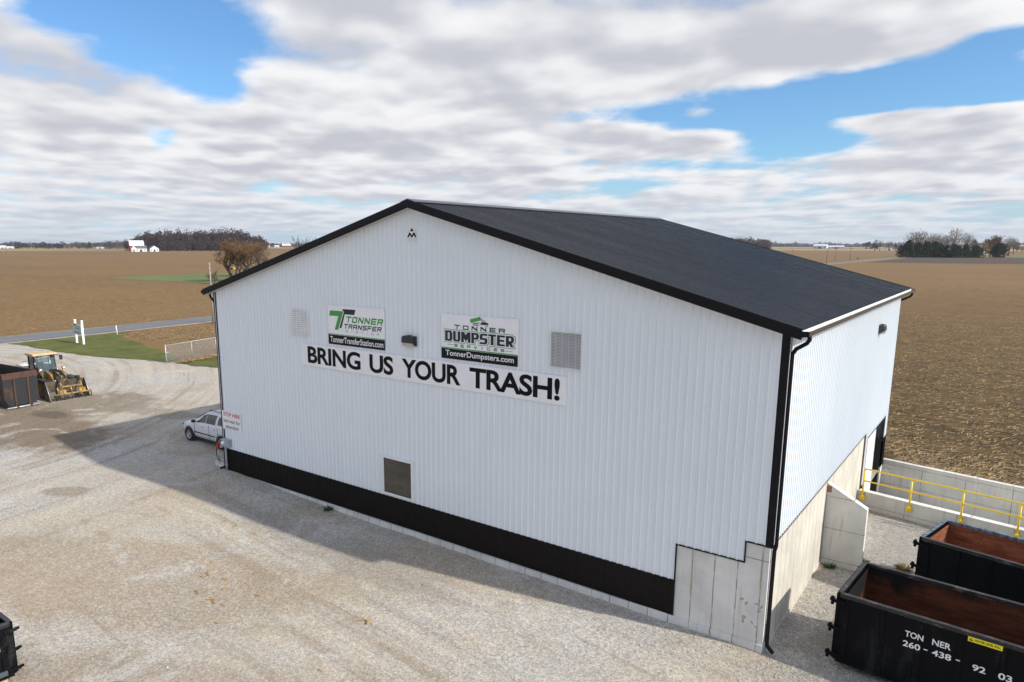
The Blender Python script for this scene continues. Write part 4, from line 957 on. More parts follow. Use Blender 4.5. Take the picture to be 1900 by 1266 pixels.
# wheel loader with grapple bucket
wl = tag(empty('wheel_loader', (-26.0, 2.38, 0), R(1.0)), 'yellow wheel loader with dark cab and grapple bucket resting on the gravel', 'wheel loader')
for x, s in ((2.25, -1), (2.25, 1), (-.85, -1), (-.85, 1)): wheel(wl, (x, s * .92, .66), .67, .46, M_TYRED, M_MACH, s, 0)
mb = MB(); mb.bx((-2.9, -.62, .60), (.35, .62, 1.05), M_STEELD); mb.bx((1.25, -.46, .55), (2.9, .46, .95), M_MACH); mb.bx((.35, -.22, .62), (1.25, .22, .95), M_STEELD); mb.build('frame', wl, .02)
mb = MB(); mb.prism([(-2.95, .95), (-.45, .95), (-.45, 1.80), (-2.4, 1.72), (-2.85, 1.55)], -.66, .66, M_MACH); mb.build('engine_hood', wl, .05)
mb = MB(); mb.cyl((-1.5, .3, 1.75), (-1.5, .3, 2.25), .06, M_BLKPL, 10); mb.build('exhaust', wl)
mb = MB()
for s in (-1, 1):
    for x0, x1 in ((-.55, -.45), (.30, .38)): mb.bx((x0, s * .66 - .04, 1.05), (x1, s * .66 + .04, 2.72), M_BLKPL)
    mb.tube([(.34, s * .66, 1.70), (.98, s * .55, 1.30)], .05, M_BLKPL, 6); mb.tube([(.40, s * .66, 2.72), (.98, s * .55, 1.35)], .045, M_BLKPL, 6)
    mb.bx((-.50, s * .64 - .02, 1.0), (.9, s * .64 + .02, 1.62), M_BLKPL)
mb.bx((-.55, -.68, .95), (.95, .68, 1.10), M_BLKPL); mb.bx((.9, -.56, 1.05), (.97, .56, 1.36), M_BLKPL); mb.bx((-.56, -.66, 1.10), (-.50, .66, 1.75), M_BLKPL)
cabo = mb.build('cab', wl, .015)
mb = MB(); mb.prism([(-.72, 2.74), (.62, 2.74), (.66, 2.80), (.55, 2.90), (-.62, 2.92), (-.76, 2.82)], -.80, .80, M_MACHROOF); mb.build('roof', cabo, .05)
def f_cg(q, I): q.put(I['Base Color'], (.10, .17, .19)); I['Roughness'].default_value = .05; I['Transmission Weight'].default_value = .55; I['Alpha'].default_value = .75
M_CABG = mat('pale_blue_cab_glass', f_cg)
mb = MB(); mb.poly([(.955, -.53, 1.38), (.955, .53, 1.38), (.42, .62, 2.72), (.42, -.62, 2.72)], M_CABG); mb.build('windscreen', cabo, fix=False)
for s in (-1, 1):
    mb = MB(); mb.poly([(-.44, s * .665, 1.64), (.29, s * .665, 1.64), (.29, s * .665, 2.70), (-.44, s * .665, 2.70)], M_CARGL); mb.build('side_window', cabo, fix=False)
mb = MB(); mb.bx((-.30, -.24, 1.12), (.15, .24, 1.50), M_BLKPL); mb.box((-.28, 0, 1.80), (.14, .46, .75), M_BLKPL, (0, -.15, 0)); mb.build('seat', cabo, .04)
mb = MB(); mb.tube([(.45 + .05 * math.sin(t * PI / 8), .20 * math.cos(t * PI / 8), 1.62 + .18 * math.sin(t * PI / 8)) for t in range(17)], .018, M_BLKPL, 6, False); mb.tube([(.70, 0, 1.15), (.46, 0, 1.62)], .03, M_BLKPL, 6); mb.build('steering_wheel', cabo)
for s in (-1, 1):
    mb = MB(); mb.tube([(.55, s * .62, 2.78), (.75, s * .95, 2.66)], .02, M_BLKPL, 6); mb.box((.76, s * .98, 2.52), (.08, .20, .34), M_BLKPL); mb.build('mirror', cabo, .02)
    mb = MB(); mb.box((.64, s * .52, 2.71), (.12, .20, .12), M_BLKPL); mb.build('work_lamp', cabo, .02)
    mb = MB(); mb.prism([(1.62, 1.34), (2.95, 1.30), (3.02, 1.24), (2.95, 1.26), (1.62, 1.30)], s * .92 - .26, s * .92 + .26, M_BLKPL); mb.build('fender', wl)
    mb = MB(); mb.tube([(1.5, s * .60, 1.15), (1.48, s * .72, 1.85)], .035, M_MACH, 8); mb.box((1.50, s * .76, 1.90), (.16, .20, .15), M_MACH); mb.bx((1.585, s * .76 - .07, 1.85), (1.60, s * .76 + .07, 1.95), M_LETW); mb.bx((1.56, s * .86 - .05, 1.78), (1.60, s * .86 + .05, 1.86), M_ORANGEL); mb.build('headlamp', wl, .01)
    mb = MB(); mb.prism([(1.25, 1.15), (1.38, 1.75), (1.62, 1.82), (2.30, 1.62), (3.05, .82), (3.22, .42), (3.06, .34), (2.75, .78), (2.10, 1.28), (1.55, 1.42)], s * .44 - .05, s * .44 + .05, M_MACH); mb.build('lift_arm', wl, .02)
    mb = MB(); mb.cyl((1.35, s * .33, .75), (2.1, s * .33, 1.05), .065, M_MACH, 10); mb.cyl((2.1, s * .33, 1.05), (2.6, s * .33, 1.2), .035, M_CHROME, 8); mb.build('lift_cylinder', wl)
mb = MB(); mb.prism([(1.15, .95), (1.25, 1.62), (1.65, 1.75), (1.85, 1.45), (1.85, .95)], -.34, .34, M_MACH); mb.build('arm_tower', wl, .03)
mb = MB(); mb.cyl((1.55, 0, 1.68), (2.40, 0, 1.50), .085, M_BLKPL, 12); mb.cyl((2.40, 0, 1.50), (2.85, 0, 1.40), .04, M_CHROME, 8); mb.prism([(2.55, .62), (2.75, 1.55), (2.95, 1.52), (2.85, .60)], -.08, .08, M_MACH); mb.build('tilt_linkage', wl, .01)
rnd = random.Random(8); mb = MB()
for k in range(9):
    y0 = rnd.uniform(-.30, .30); y1 = rnd.uniform(-.5, .6)
    mb.tube([(1.55, y0, 1.70), (1.9, y0 * .8, 1.88 + rnd.uniform(-.06, .12)), (2.45, lerp(y0, y1, .6), 1.72 + rnd.uniform(-.1, .15)), (2.95, y1, 1.45), (3.15, y1, 1.22)], .022, M_HOSE, 6)
mb.build('hydraulic_hoses', wl)
bk = MB(); bw = 1.30; t = .03
outl = [(3.98, .02), (3.35, .02), (3.08, .18), (2.98, .50), (3.05, .88), (3.22, 1.28)]; inn = [(3.98, .05), (3.37, .05), (3.12, .20), (3.02, .50), (3.09, .87), (3.25, 1.27)]
bk.prism(outl + inn[::-1], -bw + .03, bw - .03, M_STEELD)
for s in (-1, 1): bk.prism([(3.98, .02), (3.35, .02), (3.08, .18), (2.98, .50), (3.05, .88), (3.22, 1.28), (3.36, 1.27), (3.97, .10)], s * bw - .03, s * bw + .0, M_STEELD) if s > 0 else bk.prism([(3.98, .02), (3.35, .02), (3.08, .18), (2.98, .50), (3.05, .88), (3.22, 1.28), (3.36, 1.27), (3.97, .10)], -bw, -bw + .03, M_STEELD)
bko = bk.build('bucket', wl)
mb = MB(); mb.bx((3.90, -bw, .0), (4.06, bw, .022), M_STEELW)
for s in (-1, 1): mb.tube([(3.985, s * (bw - .015), .05), (3.37, s * (bw - .015), 1.28)], .028, M_STEELW, 6)
mb.build('cutting_edge', bko)
gp = MB(); 
gp.tube([(3.93, -1.0, .43), (3.93, 1.38, .43)], .055, M_MACH, 8); gp.tube([(3.85, -.42, .45), (3.80, -.42, .92), (3.80, .86, .92), (3.85, .86, .45)], .055, M_MACH, 8)
for y in (-.42, .86):
    gp.prism([(3.90, .40), (3.84, .72), (3.80, .66), (3.86, .40)], y - .22, y + .22, M_MACH)
    gp.tube([(3.80, y, .90), (3.45, y * 1.05, 1.22), (3.22, y * 1.05, 1.30)], .05, M_MACH, 8)
gpo = gp.build('grapple', wl)
for y in (-.96, -.42, .06, .52, .98, 1.34):
    mb = MB(); mb.tube([(3.93, y, .43), (4.05, y, .32), (4.08, y, .17), (4.00, y, .06), (3.88, y, .05)], [.035, .035, .032, .028, .012], M_BLKPL, 6); mb.build('tine', gpo)
for y in (-.44, .90):
    mb = MB(); mb.cyl((3.12, y, 1.36), (3.55, y, 1.16), .06, M_BLKPL, 10); mb.box((3.20, y, 1.40), (.24, .22, .16), M_BLKPL); mb.build('grapple_cylinder', wl, .01)
# ------------------------------------------------------------------ entrance sign, marker, fence, hydrant
es = tag(empty('entrance_sign', (-50.6, 15.66, 0), R(-4)), 'white two post sign on the lawn by the country road, with green emblem', 'sign')
for x in (-.95, .95): mb = MB(); mb.bx((x - .10, -.10, 0), (x + .10, .10, 2.52), M_LETW); mb.bx((x - .13, -.13, 2.52), (x + .13, .13, 2.57), M_LETW); mb.build('post', es, .015)
mb = MB(); mb.bx((-1.14, -.15, .98), (1.02, -.101, 2.18), plain('sign_face', (.55, .58, .62), .4, var=.03)); mb.build('panel', es)
mb = MB(); y = -.1535
mb.poly([(-1.08, y, 2.08), (-.62, y, 2.08), (-.82, y, 1.55), (-.94, y, 1.55), (-.80, y, 1.95), (-1.12, y, 1.95)], M_GREEN); mb.poly([(-.66, y - .001, 2.12), (-.22, y - .001, 2.12), (-.27, y - .001, 1.99), (-.60, y - .001, 1.99)], M_LETB); mb.build('emblem', es, fix=False)
mb = MB(); add_block(mb, M_GREEN, y, 'TONNER', -.60, .92, 1.76, 1.92, .26, .24, .22, .2); mb.build('lettering', es, fix=False); mb = MB(); add_block(mb, M_LETD, y, 'TRANSFER', -.64, .90, 1.56, 1.70, .24, .22, .24, .2); mb.build('lettering', es, fix=False); mb = MB(); add_text(mb, M_LETD, y, 'ENTRANCE', -1.0, .55, 1.12, 1.36, weight=.02)
mb.build('lettering', es, fix=False)
mb = MB(); mb.poly([(.62, y, 1.20), (.78, y, 1.20), (.78, y, 1.13), (.97, y, 1.24), (.78, y, 1.35), (.78, y, 1.28), (.62, y, 1.28)], M_GREEN); mb.build('arrow', es, fix=False)
mp = MB(); mp.tube([(0, 0, 0), (-.16, .0, 1.10)], .055, M_LETW, 8); mo = mp.build('marker_post', None, loc=(-55.1, 21.85, 0)); tag(mo, 'thin leaning white marker post beside the country road', 'marker post')
fo = tag(empty('chain_link_fence', (-31.04, 14.45, 0), math.atan2(5.75, -1.36)), 'low galvanized chain link fence between the lawn and the left wall', 'fence')
FL = 15.0
for k in range(6):
    x = k * 3.05; mb = MB(); mb.tube([(x, 0, -.02), (x, 0, 1.72 if k == 0 else 1.64)], .045 if k == 0 else .03, M_GALV, 10); mb.build('post', fo)
mb = MB(); mb.tube([(0, 0, 1.62), (FL + .2, 0, 1.62)], .026, M_GALV, 8); mb.build('top_rail', fo)
mb = MB(); mb.tube([(-.02, 0, .98), (.42, -.03, .96)], .028, M_GALV, 8); mb.build('gate_latch', fo)
mb = MB(); st_ = .085; h = 1.58; rw = .0035
k = -int(h / st_)
while k * st_ < FL:
    for sg in (1, -1):
        a = k * st_ if sg > 0 else k * st_ + h; b = a + sg * h; za, zb = .03, .03 + h
        lo, hi = min(a, b), max(a, b)
        def clipx(xx): 
            return za + (xx - a) / (b - a) * (zb - za)
        p0, p1 = (a, za), (b, zb)
        if p0[0] < 0: p0 = (0, clipx(0))
        if p1[0] < 0: p1 = (0, clipx(0))
        if p0[0] > FL: p0 = (FL, clipx(FL))
        if p1[0] > FL: p1 = (FL, clipx(FL))
        if abs(p1[0] - p0[0]) > .02: mb.tube([(p0[0], .004 * sg, p0[1]), (p1[0], .004 * sg, p1[1])], rw, M_GALV, 3, False, False)
    k += 1
mb.build('mesh', fo, fix=False)
hp = MB(); hp.prism([(-.62, -.02), (-.10, -.30), (.60, -.25), (.62, .55), (-.2, .60)], -.02, .07, M_CONCP, 'z'); tag(hp.build('concrete_pad', None, .01, loc=(-.80, .30, .0)), 'small concrete pad under the red hydrant at the left corner', 'concrete pad')
hy = tag(empty('yard_hydrant', (-1.02, .26, .05)), 'red handled yard hydrant with a hose at the left wall corner', 'hydrant')
mb = MB(); mb.tube([(0, 0, 0), (0, 0, .72)], .03, M_GALV, 10); mb.build('pipe', hy)
mb = MB(); mb.prism([(-.07, .70), (.05, .70), (.06, .92), (.03, 1.02), (-.04, 1.02), (-.08, .88)], -.05, .05, plain('hydrant_red', (.42, .03, .02), .45)); mb.build('head', hy, .015)
mb = MB(); mb.box((.05, 0, .86), (.03, .05, .34), plain('hydrant_red', (.42, .03, .02), .45), (0, .12, 0)); mb.box((-.12, 0, .86), (.12, .05, .05), plain('hydrant_red', (.42, .03, .02), .45), (0, .4, 0)); mb.build('lever', hy, .006)
mb = MB(); mb.tube([(-.15, 0, .83), (-.18, 0, .60), (-.16, -.01, .34), (-.05, -.02, .20), (.18, -.02, .14), (.50, .0, .16), (.82, .05, .22)], .018, M_HOSE, 8); mb.build('hose', hy)
sb = MB(); sb.bx((0, 0, 0), (.55, .30, .10), M_GREYBOX); sb.bx((.03, .03, .10), (.52, .27, .115), M_GALV); tag(sb.build('utility_cover', None, .008, loc=(-.75, .42, .052)), 'flat grey utility cover on the concrete pad beside the hydrant', 'utility cover')
# ------------------------------------------------------------------ trees and plants
def bark(name, c): return plain(name, c, .9, var=.3, scale=2, spec=.2)
M_BARK = bark('grey_bark', (.085, .070, .055)); M_TWIG = bark('bare_twigs', (.105, .080, .062)); M_TWIGO = bark('tawny_twigs', (.235, .130, .058)); M_TWIGG = bark('greyish_twigs', (.12, .10, .095))
M_TWIGR = bark('russet_leaves', (.105, .048, .030)); M_TWIGY = bark('golden_leaves', (.24, .17, .06)); M_LEAFY = bark('yellow_green_leaves', (.26, .24, .06))
M_EVER = bark('dark_evergreen', (.007, .014, .007)); M_EVER2 = bark('mid_evergreen', (.015, .027, .011)); M_WOODS = bark('wood_brown', (.040, .027, .024)); M_WOODS2 = bark('wood_grey', (.060, .047, .044)); M_WOODS3 = bark('wood_russet', (.068, .034, .025))
def branch_tree(name, loc, h, spread, label, seed, tmat, twigs, depth=5, stems=3, group=None, dens=1.0, tr=.16, droop=0.0, up=.55):
    rnd = random.Random(seed); root = tag(empty(name, loc), label, 'tree', group); tk = MB(); cr = MB()
    def grow(p, d, ln, r, lv):
        pts = [p]; q = p.copy(); dd = d.copy()
        for i in range(3):
            dd = (dd + Vector((rnd.uniform(-1, 1), rnd.uniform(-1, 1), rnd.uniform(-.6, .9) - droop * lv * .2)) * .20).normalized(); q = q + dd * ln / 3; pts.append(q.copy())
        rr = [r, r * .86, r * .72, r * .58]
        (tk if lv <= 1 else cr).tube(pts, rr, tmat if lv <= 2 else rnd.choice(twigs), 6 if lv <= 1 else 3, False)
        if lv >= depth: return
        n = int((3 if lv == 0 else 4 if lv < depth - 1 else 5) * dens + rnd.random())
        for k in range(n):
            t = rnd.uniform(.35, 1.0); i = min(2, int(t * 3)); b = pts[i].lerp(pts[i + 1], t * 3 - i)
            side = Vector((rnd.uniform(-1, 1), rnd.uniform(-1, 1), rnd.uniform(-.2, .9))).normalized()
            nd = (dd * up + side * (.75 * spread) + Vector((0, 0, .22 - droop * .25 * lv))).normalized()
            grow(b, nd, ln * rnd.uniform(.55, .78), max(r * .55, .009 * h / 8), lv + 1)
    for s in range(stems):
        a = 2 * PI * s / stems + rnd.uniform(-.4, .4); tilt = (.45 if stems > 1 else .05) * spread
        grow(Vector((math.cos(a) * .25, math.sin(a) * .25, -.1)), Vector((math.cos(a) * tilt, math.sin(a) * tilt, 1)).normalized(), h * .30, tr * h / 10 * 1.6, 0)
    z = max(v[2] for v in cr.v); k = h / z
    for m_ in (tk, cr): m_.v = [(a * k, b * k, c * k) for a, b, c in m_.v]
    tk.build('trunk', root, fix=False); cr.build('crown', root, fix=False); return root
branch_tree('bare_tree', at(440, 523), 14.0, 1.7, 'wide tawny bare tree on the meadow behind the left roof edge', 11, M_BARK, [M_TWIGO, M_TWIGO, M_TWIG], 6, 6, dens=.80, droop=.30, tr=.10, up=.42)
branch_tree('bare_tree', at(474, 513), 13.0, 1.5, 'greyish bare tree standing beside the tawny tree on the meadow', 23, M_BARK, [M_TWIG, M_TWIGG, M_TWIGO], 6, 5, dens=.84, tr=.10, up=.40)
branch_tree('bare_bush', at(396, 527), 4.6, 1.1, 'low bare brown bush by the pole at the meadow edge', 7, M_BARK, [M_TWIG, M_TWIGO], 4, 4, dens=1.0, tr=.10)
branch_tree('bare_tree', Vector((-37, 40.5, 0)), 12.6, .8, 'leafless tree with a few yellow leaves showing above the left roof slope', 31, M_BARK, [M_TWIG, M_TWIGG], 5, 2, dens=.82, tr=.10)
def crown_mesh(mb, c, w_, h_, n, mats, rnd, shape='round', leaf=.10, z0=.18):
    """many leaf sized faces gathered in uneven clumps through the crown"""
    c = Vector(c); lob = []
    for _ in range(7 + int(n / 160)):
        if shape == 'cone':
            t = rnd.random() ** .8; rr = (1 - t) ** .7 * .42 + .06; a = rnd.uniform(0, 2 * PI); lob.append((Vector((math.cos(a) * rr * w_ * .75, math.sin(a) * rr * w_ * .75, (.04 + .88 * t) * h_)), w_ * (.10 + .14 * (1 - t))))
        else:
            d = Vector((rnd.gauss(0, 1), rnd.gauss(0, 1), rnd.gauss(0, 1))).normalized() * rnd.uniform(.35, .95)
            lob.append((Vector((d.x * w_ * .38, d.y * w_ * .38, h_ * (.5 + z0 / 2) + d.z * h_ * (.5 - z0 / 2) * .80)), w_ * rnd.uniform(.10, .20)))
    for k in range(n):
        if shape in ('bare', 'mass'):
            d = Vector((rnd.gauss(0, 1), rnd.gauss(0, 1), rnd.gauss(0, 1))).normalized() * rnd.random() ** .42 * (1 + .16 * math.sin(k * 1.7) + .10 * rnd.gauss(0, 1))
            if shape == 'mass': zz = h_ * (.5 + .5 * d.z)
            else: zz = h_ * (.30 + .68 * (d.z * .5 + .5))
            p = c + Vector((d.x * w_ * .5, d.y * w_ * .5, zz))
        else:
            o_, r_ = rnd.choice(lob); p = c + o_ + Vector((rnd.gauss(0, 1), rnd.gauss(0, 1), rnd.gauss(0, 1))) * r_ * .62
        if p.z < c.z + .01 * h_: p.z = c.z + .02 * h_
        s = leaf * w_ * rnd.uniform(.45, 1.1)
        u = Vector((rnd.gauss(0, 1), rnd.gauss(0, 1), rnd.gauss(0, 1))).normalized()
        if shape == 'bare': u = (u + Vector((0, 0, 1.1)) + (p - c - Vector((0, 0, h_ * .4))).normalized() * .8).normalized(); v = u.orthogonal().normalized() * s * .17; u = u * s * 1.9
        else: v = u.orthogonal().normalized() * s * .8; u = u * s
        mb.mesh([p - v, p + v, p + u], [(0, 1, 2)], mats[int(rnd.random() * len(mats))])
def far_tree(name, px, py, wpx, hpx, label, mats, shape='round', n=420, seed=0, group=None, cat='tree', trunk=True, leaf=.10):
    p = at(px, py); s = dist(p) / FPX; rnd = random.Random(seed + int(px * 7)); w_, h_ = wpx * s, hpx * s
    root = tag(empty(name, p), label, cat, group); mb = MB(); crown_mesh(mb, (0, 0, 0), w_, h_, n, mats, rnd, shape, leaf, .10 if shape == 'bare' else .08); mb.build('crown', root, fix=False)
    if trunk:
        mb = MB(); mb.tube([(0, 0, -.2), (.02 * w_, 0, h_ * .35), (-.02 * w_, .02 * w_, h_ * .75)], [w_ * .045, w_ * .035, w_ * .012], M_BARK, 6, False)
        for k in range(5 if shape != 'cone' else 0):
            a = rnd.uniform(0, 2 * PI); b = Vector((math.cos(a) * w_ * .34, math.sin(a) * w_ * .34, h_ * rnd.uniform(.6, .85))); mb.tube([(0, 0, h_ * rnd.uniform(.2, .4)), tuple(b * .6 + Vector((0, 0, h_ * .15))), tuple(b)], [w_ * .022, w_ * .016, w_ * .006], M_BARK, 4, False)
        mb.build('trunk', root, fix=False)
    return root
c5 = lambda x, y: (1600 + x / 6.333, 420 + y / 6.333)
EV = [(515, 367, 150, 148, 'tallest evergreen at the left end of the row behind the ploughed strip'), (648, 367, 120, 135, 'second evergreen from the left in the row, with a narrow pointed top'), (755, 367, 135, 140, 'broad evergreen third from the left in the row'), (835, 367, 110, 138, 'dense evergreen fourth from the left in the row'), (912, 367, 115, 132, 'evergreen in the middle of the row, fifth from the left'), (985, 368, 85, 112, 'smaller evergreen sixth from the left in the row'), (1062, 369, 120, 118, 'rounded evergreen seventh from the left in the row'), (1125, 369, 85, 102, 'short evergreen just before the gap in the row'), (1213, 369, 100, 112, 'small evergreen just after the gap in the row'), (1322, 368, 130, 100, 'low wide evergreen at the right end of the row'), (1602, 367, 146, 132, 'rounded evergreen standing alone to the right of the row')]
for i, (x, y, w_, h_, lab) in enumerate(EV):
    px, py = c5(x, y); far_tree('evergreen_tree', px, py, w_ * 1.08 / 6.333, h_ * 1.06 / 6.333, lab, [M_EVER, M_EVER, M_EVER2], 'cone', 1900, i, 'evergreens across the field', leaf=.085)
BT = [(640, 352, 225, 250, M_TWIGG, 'broad bare tree behind the left part of the evergreen row'), (800, 350, 100, 225, M_TWIG, 'thin bare tree behind the third evergreen'), (880, 350, 150, 225, M_TWIGG, 'purplish bare tree behind the middle of the evergreen row'), (975, 350, 110, 205, M_TWIG, 'bare tree behind the sixth evergreen'), (1065, 350, 150, 275, M_TWIGG, 'tallest bare tree, behind the right part of the evergreen row'), (1213, 350, 120, 230, M_TWIG, 'slim bare tree behind the gap in the evergreen row'), (1292, 348, 75, 180, M_TWIGR, 'small dark russet tree behind the last evergreen'), (1500, 350, 190, 220, M_TWIGR, 'big brown leaved tree left of the lone evergreen'), (1440, 358, 110, 160, M_TWIGY, 'golden tan tree in front of the big brown tree'), (1715, 350, 110, 190, M_TWIGG, 'grey bare tree right of the lone evergreen'), (1770, 330, 90, 150, M_TWIG, 'dark bare tree at the far right beyond the lone evergreen'), (560, 340, 90, 150, M_TWIG, 'small bare tree behind the first evergreen')]
for i, (x, y, w_, h_, m_, lab) in enumerate(BT):
    px, py = c5(x, y); far_tree('bare_tree', px, py, w_ / 6.333, h_ * .95 / 6.333, lab, [m_, m_, M_TWIG], 'bare' if m_ not in (M_TWIGR, M_TWIGY) else 'round', 900, i + 40, 'bare trees behind the evergreen row', leaf=.075)
for i, (x, y, w_, h_, m_, sh, lab) in enumerate([(145, 292, 85, 110, [M_EVER, M_TWIG], 'round', 'dark ragged tree alone in the field by the far right road'), (200, 290, 60, 105, [M_TWIG, M_EVER2], 'bare', 'bare tree beside the dark ragged tree'), (310, 286, 75, 90, [M_TWIGR], 'bare', 'reddish bare tree by a distant farmhouse on the right'), (385, 288, 50, 70, [M_EVER], 'cone', 'small dark conifer by the distant farmhouse on the right'), (450, 290, 60, 85, [M_EVER, M_WOODS], 'cone', 'slim dark conifer just left of the evergreen row'), (55, 270, 90, 85, [M_WOODS2], 'round', 'pale brown tree far beyond the right field'), (1815, 300, 65, 55, [M_TWIGR, M_TWIGR, M_TWIGY], 'round', 'rust red bush at the right edge of the far meadow'), (1875, 300, 60, 60, [M_LEAFY, M_TWIGY], 'round', 'yellow green bush at the far right edge')]):
    px, py = c5(x, y); far_tree('bush' if 'bush' in lab else 'distant_tree', px, py, w_ / 6.333, h_ / 6.333, lab, m_, sh, 500, i + 90, None, 'bush' if 'bush' in lab else 'tree', leaf=.09)
c1 = lambda x, y: (x / 7.308, 420 + y / 7.308)
for i, (x, w_, h_, lab) in enumerate([(225, 55, 58, 'leftmost dark conifer in the distant windbreak'), (262, 45, 50, 'second dark conifer from the left in the distant windbreak'), (318, 60, 58, 'broad dark conifer in the left part of the distant windbreak'), (357, 45, 62, 'pointed conifer beside the broad one in the distant windbreak'), (392, 28, 42, 'small conifer right of the pointed one in the distant windbreak'), (493, 40, 42, 'lone low conifer before the middle of the distant windbreak'), (552, 48, 52, 'dark conifer left of the tallest one in the windbreak'), (592, 36, 50, 'narrow conifer touching the tallest one in the windbreak'), (630, 42, 72, 'tallest conifer of the distant windbreak'), (680, 60, 62, 'wide conifer right of the tallest one in the windbreak'), (742, 50, 55, 'first of the close group at the right end of the windbreak'), (790, 60, 55, 'middle of the close group at the right end of the windbreak'), (838, 42, 44, 'last conifer of the distant windbreak'), (1222, 66, 64, 'single dark conifer between the windbreak and the brown wood')]):
    px, py = c1(x, 302); far_tree('conifer', px, py, w_ / 7.308, h_ / 7.308, lab, [M_EVER, M_EVER, M_EVER2], 'cone', 260, i, 'distant windbreak conifers', leaf=.12, trunk=False)
c3 = lambda x, y: (370 + x / 6.786, 410 + y / 6.786)
for i, (x, y, w_, h_, m_, lab) in enumerate([(930, 332, 50, 75, M_EVER, 'dark tree left of the small red barn with white roof'), (1100, 300, 70, 45, M_WOODS, 'brown tree behind the small red barn'), (1235, 325, 65, 68, M_WOODS, 'dark tree right of the small red barn'), (860, 335, 60, 75, M_TWIGR, 'russet tree at the right end of the large brown wood')]):
    px, py = c3(x, y); far_tree('distant_tree', px, py, w_ / 6.786, h_ / 6.786, lab, [m_, m_, M_WOODS2], 'round', 300, i + 130, None, leaf=.11)
def woods(name, label, spans, seed, mats, per=360, leaf=.15, shape='mass'):
    rnd = random.Random(seed); mb = MB()
    for (px0, px1, py, step, w_, fh) in spans:
        px = px0
        while px < px1:
            p = at(px + rnd.uniform(-1, 1), py + rnd.uniform(-.25, .05)); s = dist(p) / FPX; hh = fh((px - px0) / (px1 - px0)) * rnd.uniform(.82, 1.12) * s; ww = w_ * rnd.uniform(.8, 1.3) * s
            m_ = rnd.choice(mats); crown_mesh(mb, p, ww, hh, per, [m_, m_, rnd.choice(mats)], rnd, shape, leaf, .04)
            mb.tube([p, p + Vector((0, 0, hh * .6))], [ww * .04, ww * .02], M_BARK, 4, False); px += step * rnd.uniform(.7, 1.3)
    return tag(mb.build(name, None, fix=False), label, 'woods', None, 'stuff')
def hL(t): return pw(t, [(0, 17), (.10, 29), (.3, 33), (.45, 31), (.66, 36), (.85, 32), (1, 22)])
woods('brown_wood', 'large leafless brown wood behind the white farm buildings on the left horizon', [(246, 492, 465.2, 5, 13, hL), (250, 488, 464.6, 6, 14, lambda t: hL(t) * .95), (236, 262, 465.4, 5, 9, lambda t: 17), (300, 486, 466.0, 5, 10, lambda t: 17)], 1, [M_WOODS, M_WOODS, M_WOODS2, M_WOODS3])
woods('roofline_wood', 'leafless brown wood just past the right roof slope', [(1352, 1428, 464.5, 4, 11, lambda t: pw(t, [(0, 22), (.6, 21), (1, 17)])), (1356, 1430, 465, 5, 9, lambda t: 14)], 2, [M_WOODS, M_WOODS2, M_WOODS2, M_WOODS3], leaf=.13)
woods('grey_wood', 'pale grey brown woods on the horizon left of the farm', [(-8, 120, 460.6, 4, 9, lambda t: 8), (110, 240, 461.0, 4, 9, lambda t: pw(t, [(0, 6), (.5, 9), (.75, 12), (1, 14)])), (196, 240, 462, 4, 8, lambda t: 12)], 3, [M_WOODS2, M_WOODS2, M_WOODS, M_TWIGG], per=70, leaf=.16)
def horizon_trees():
    rnd = random.Random(12); mb = MB()
    for row, (dd, hh) in enumerate(((6200, 27), (5000, 15))):
        px = -60
        while px < 2000:
            d = ray(px, 455); d.z = 0; d.normalize(); p = Vector(CAM) + d * dd * rnd.uniform(.94, 1.06); p.z = -.1
            w_ = rnd.uniform(30, 90); h_ = hh * rnd.uniform(.55, 1.25) * (1 if math.sin(px * .013 + row) > -.7 else .5)
            crown_mesh(mb, p, w_, h_, 46, [rnd.choice([M_WOODS, M_WOODS2, M_EVER, M_WOODS3])], rnd, 'mass', .20, .0); px += rnd.uniform(4, 9)
    return tag(mb.build('horizon_treeline', None, fix=False), 'hazy line of distant trees along the whole horizon', 'treeline', None, 'stuff')
horizon_trees()
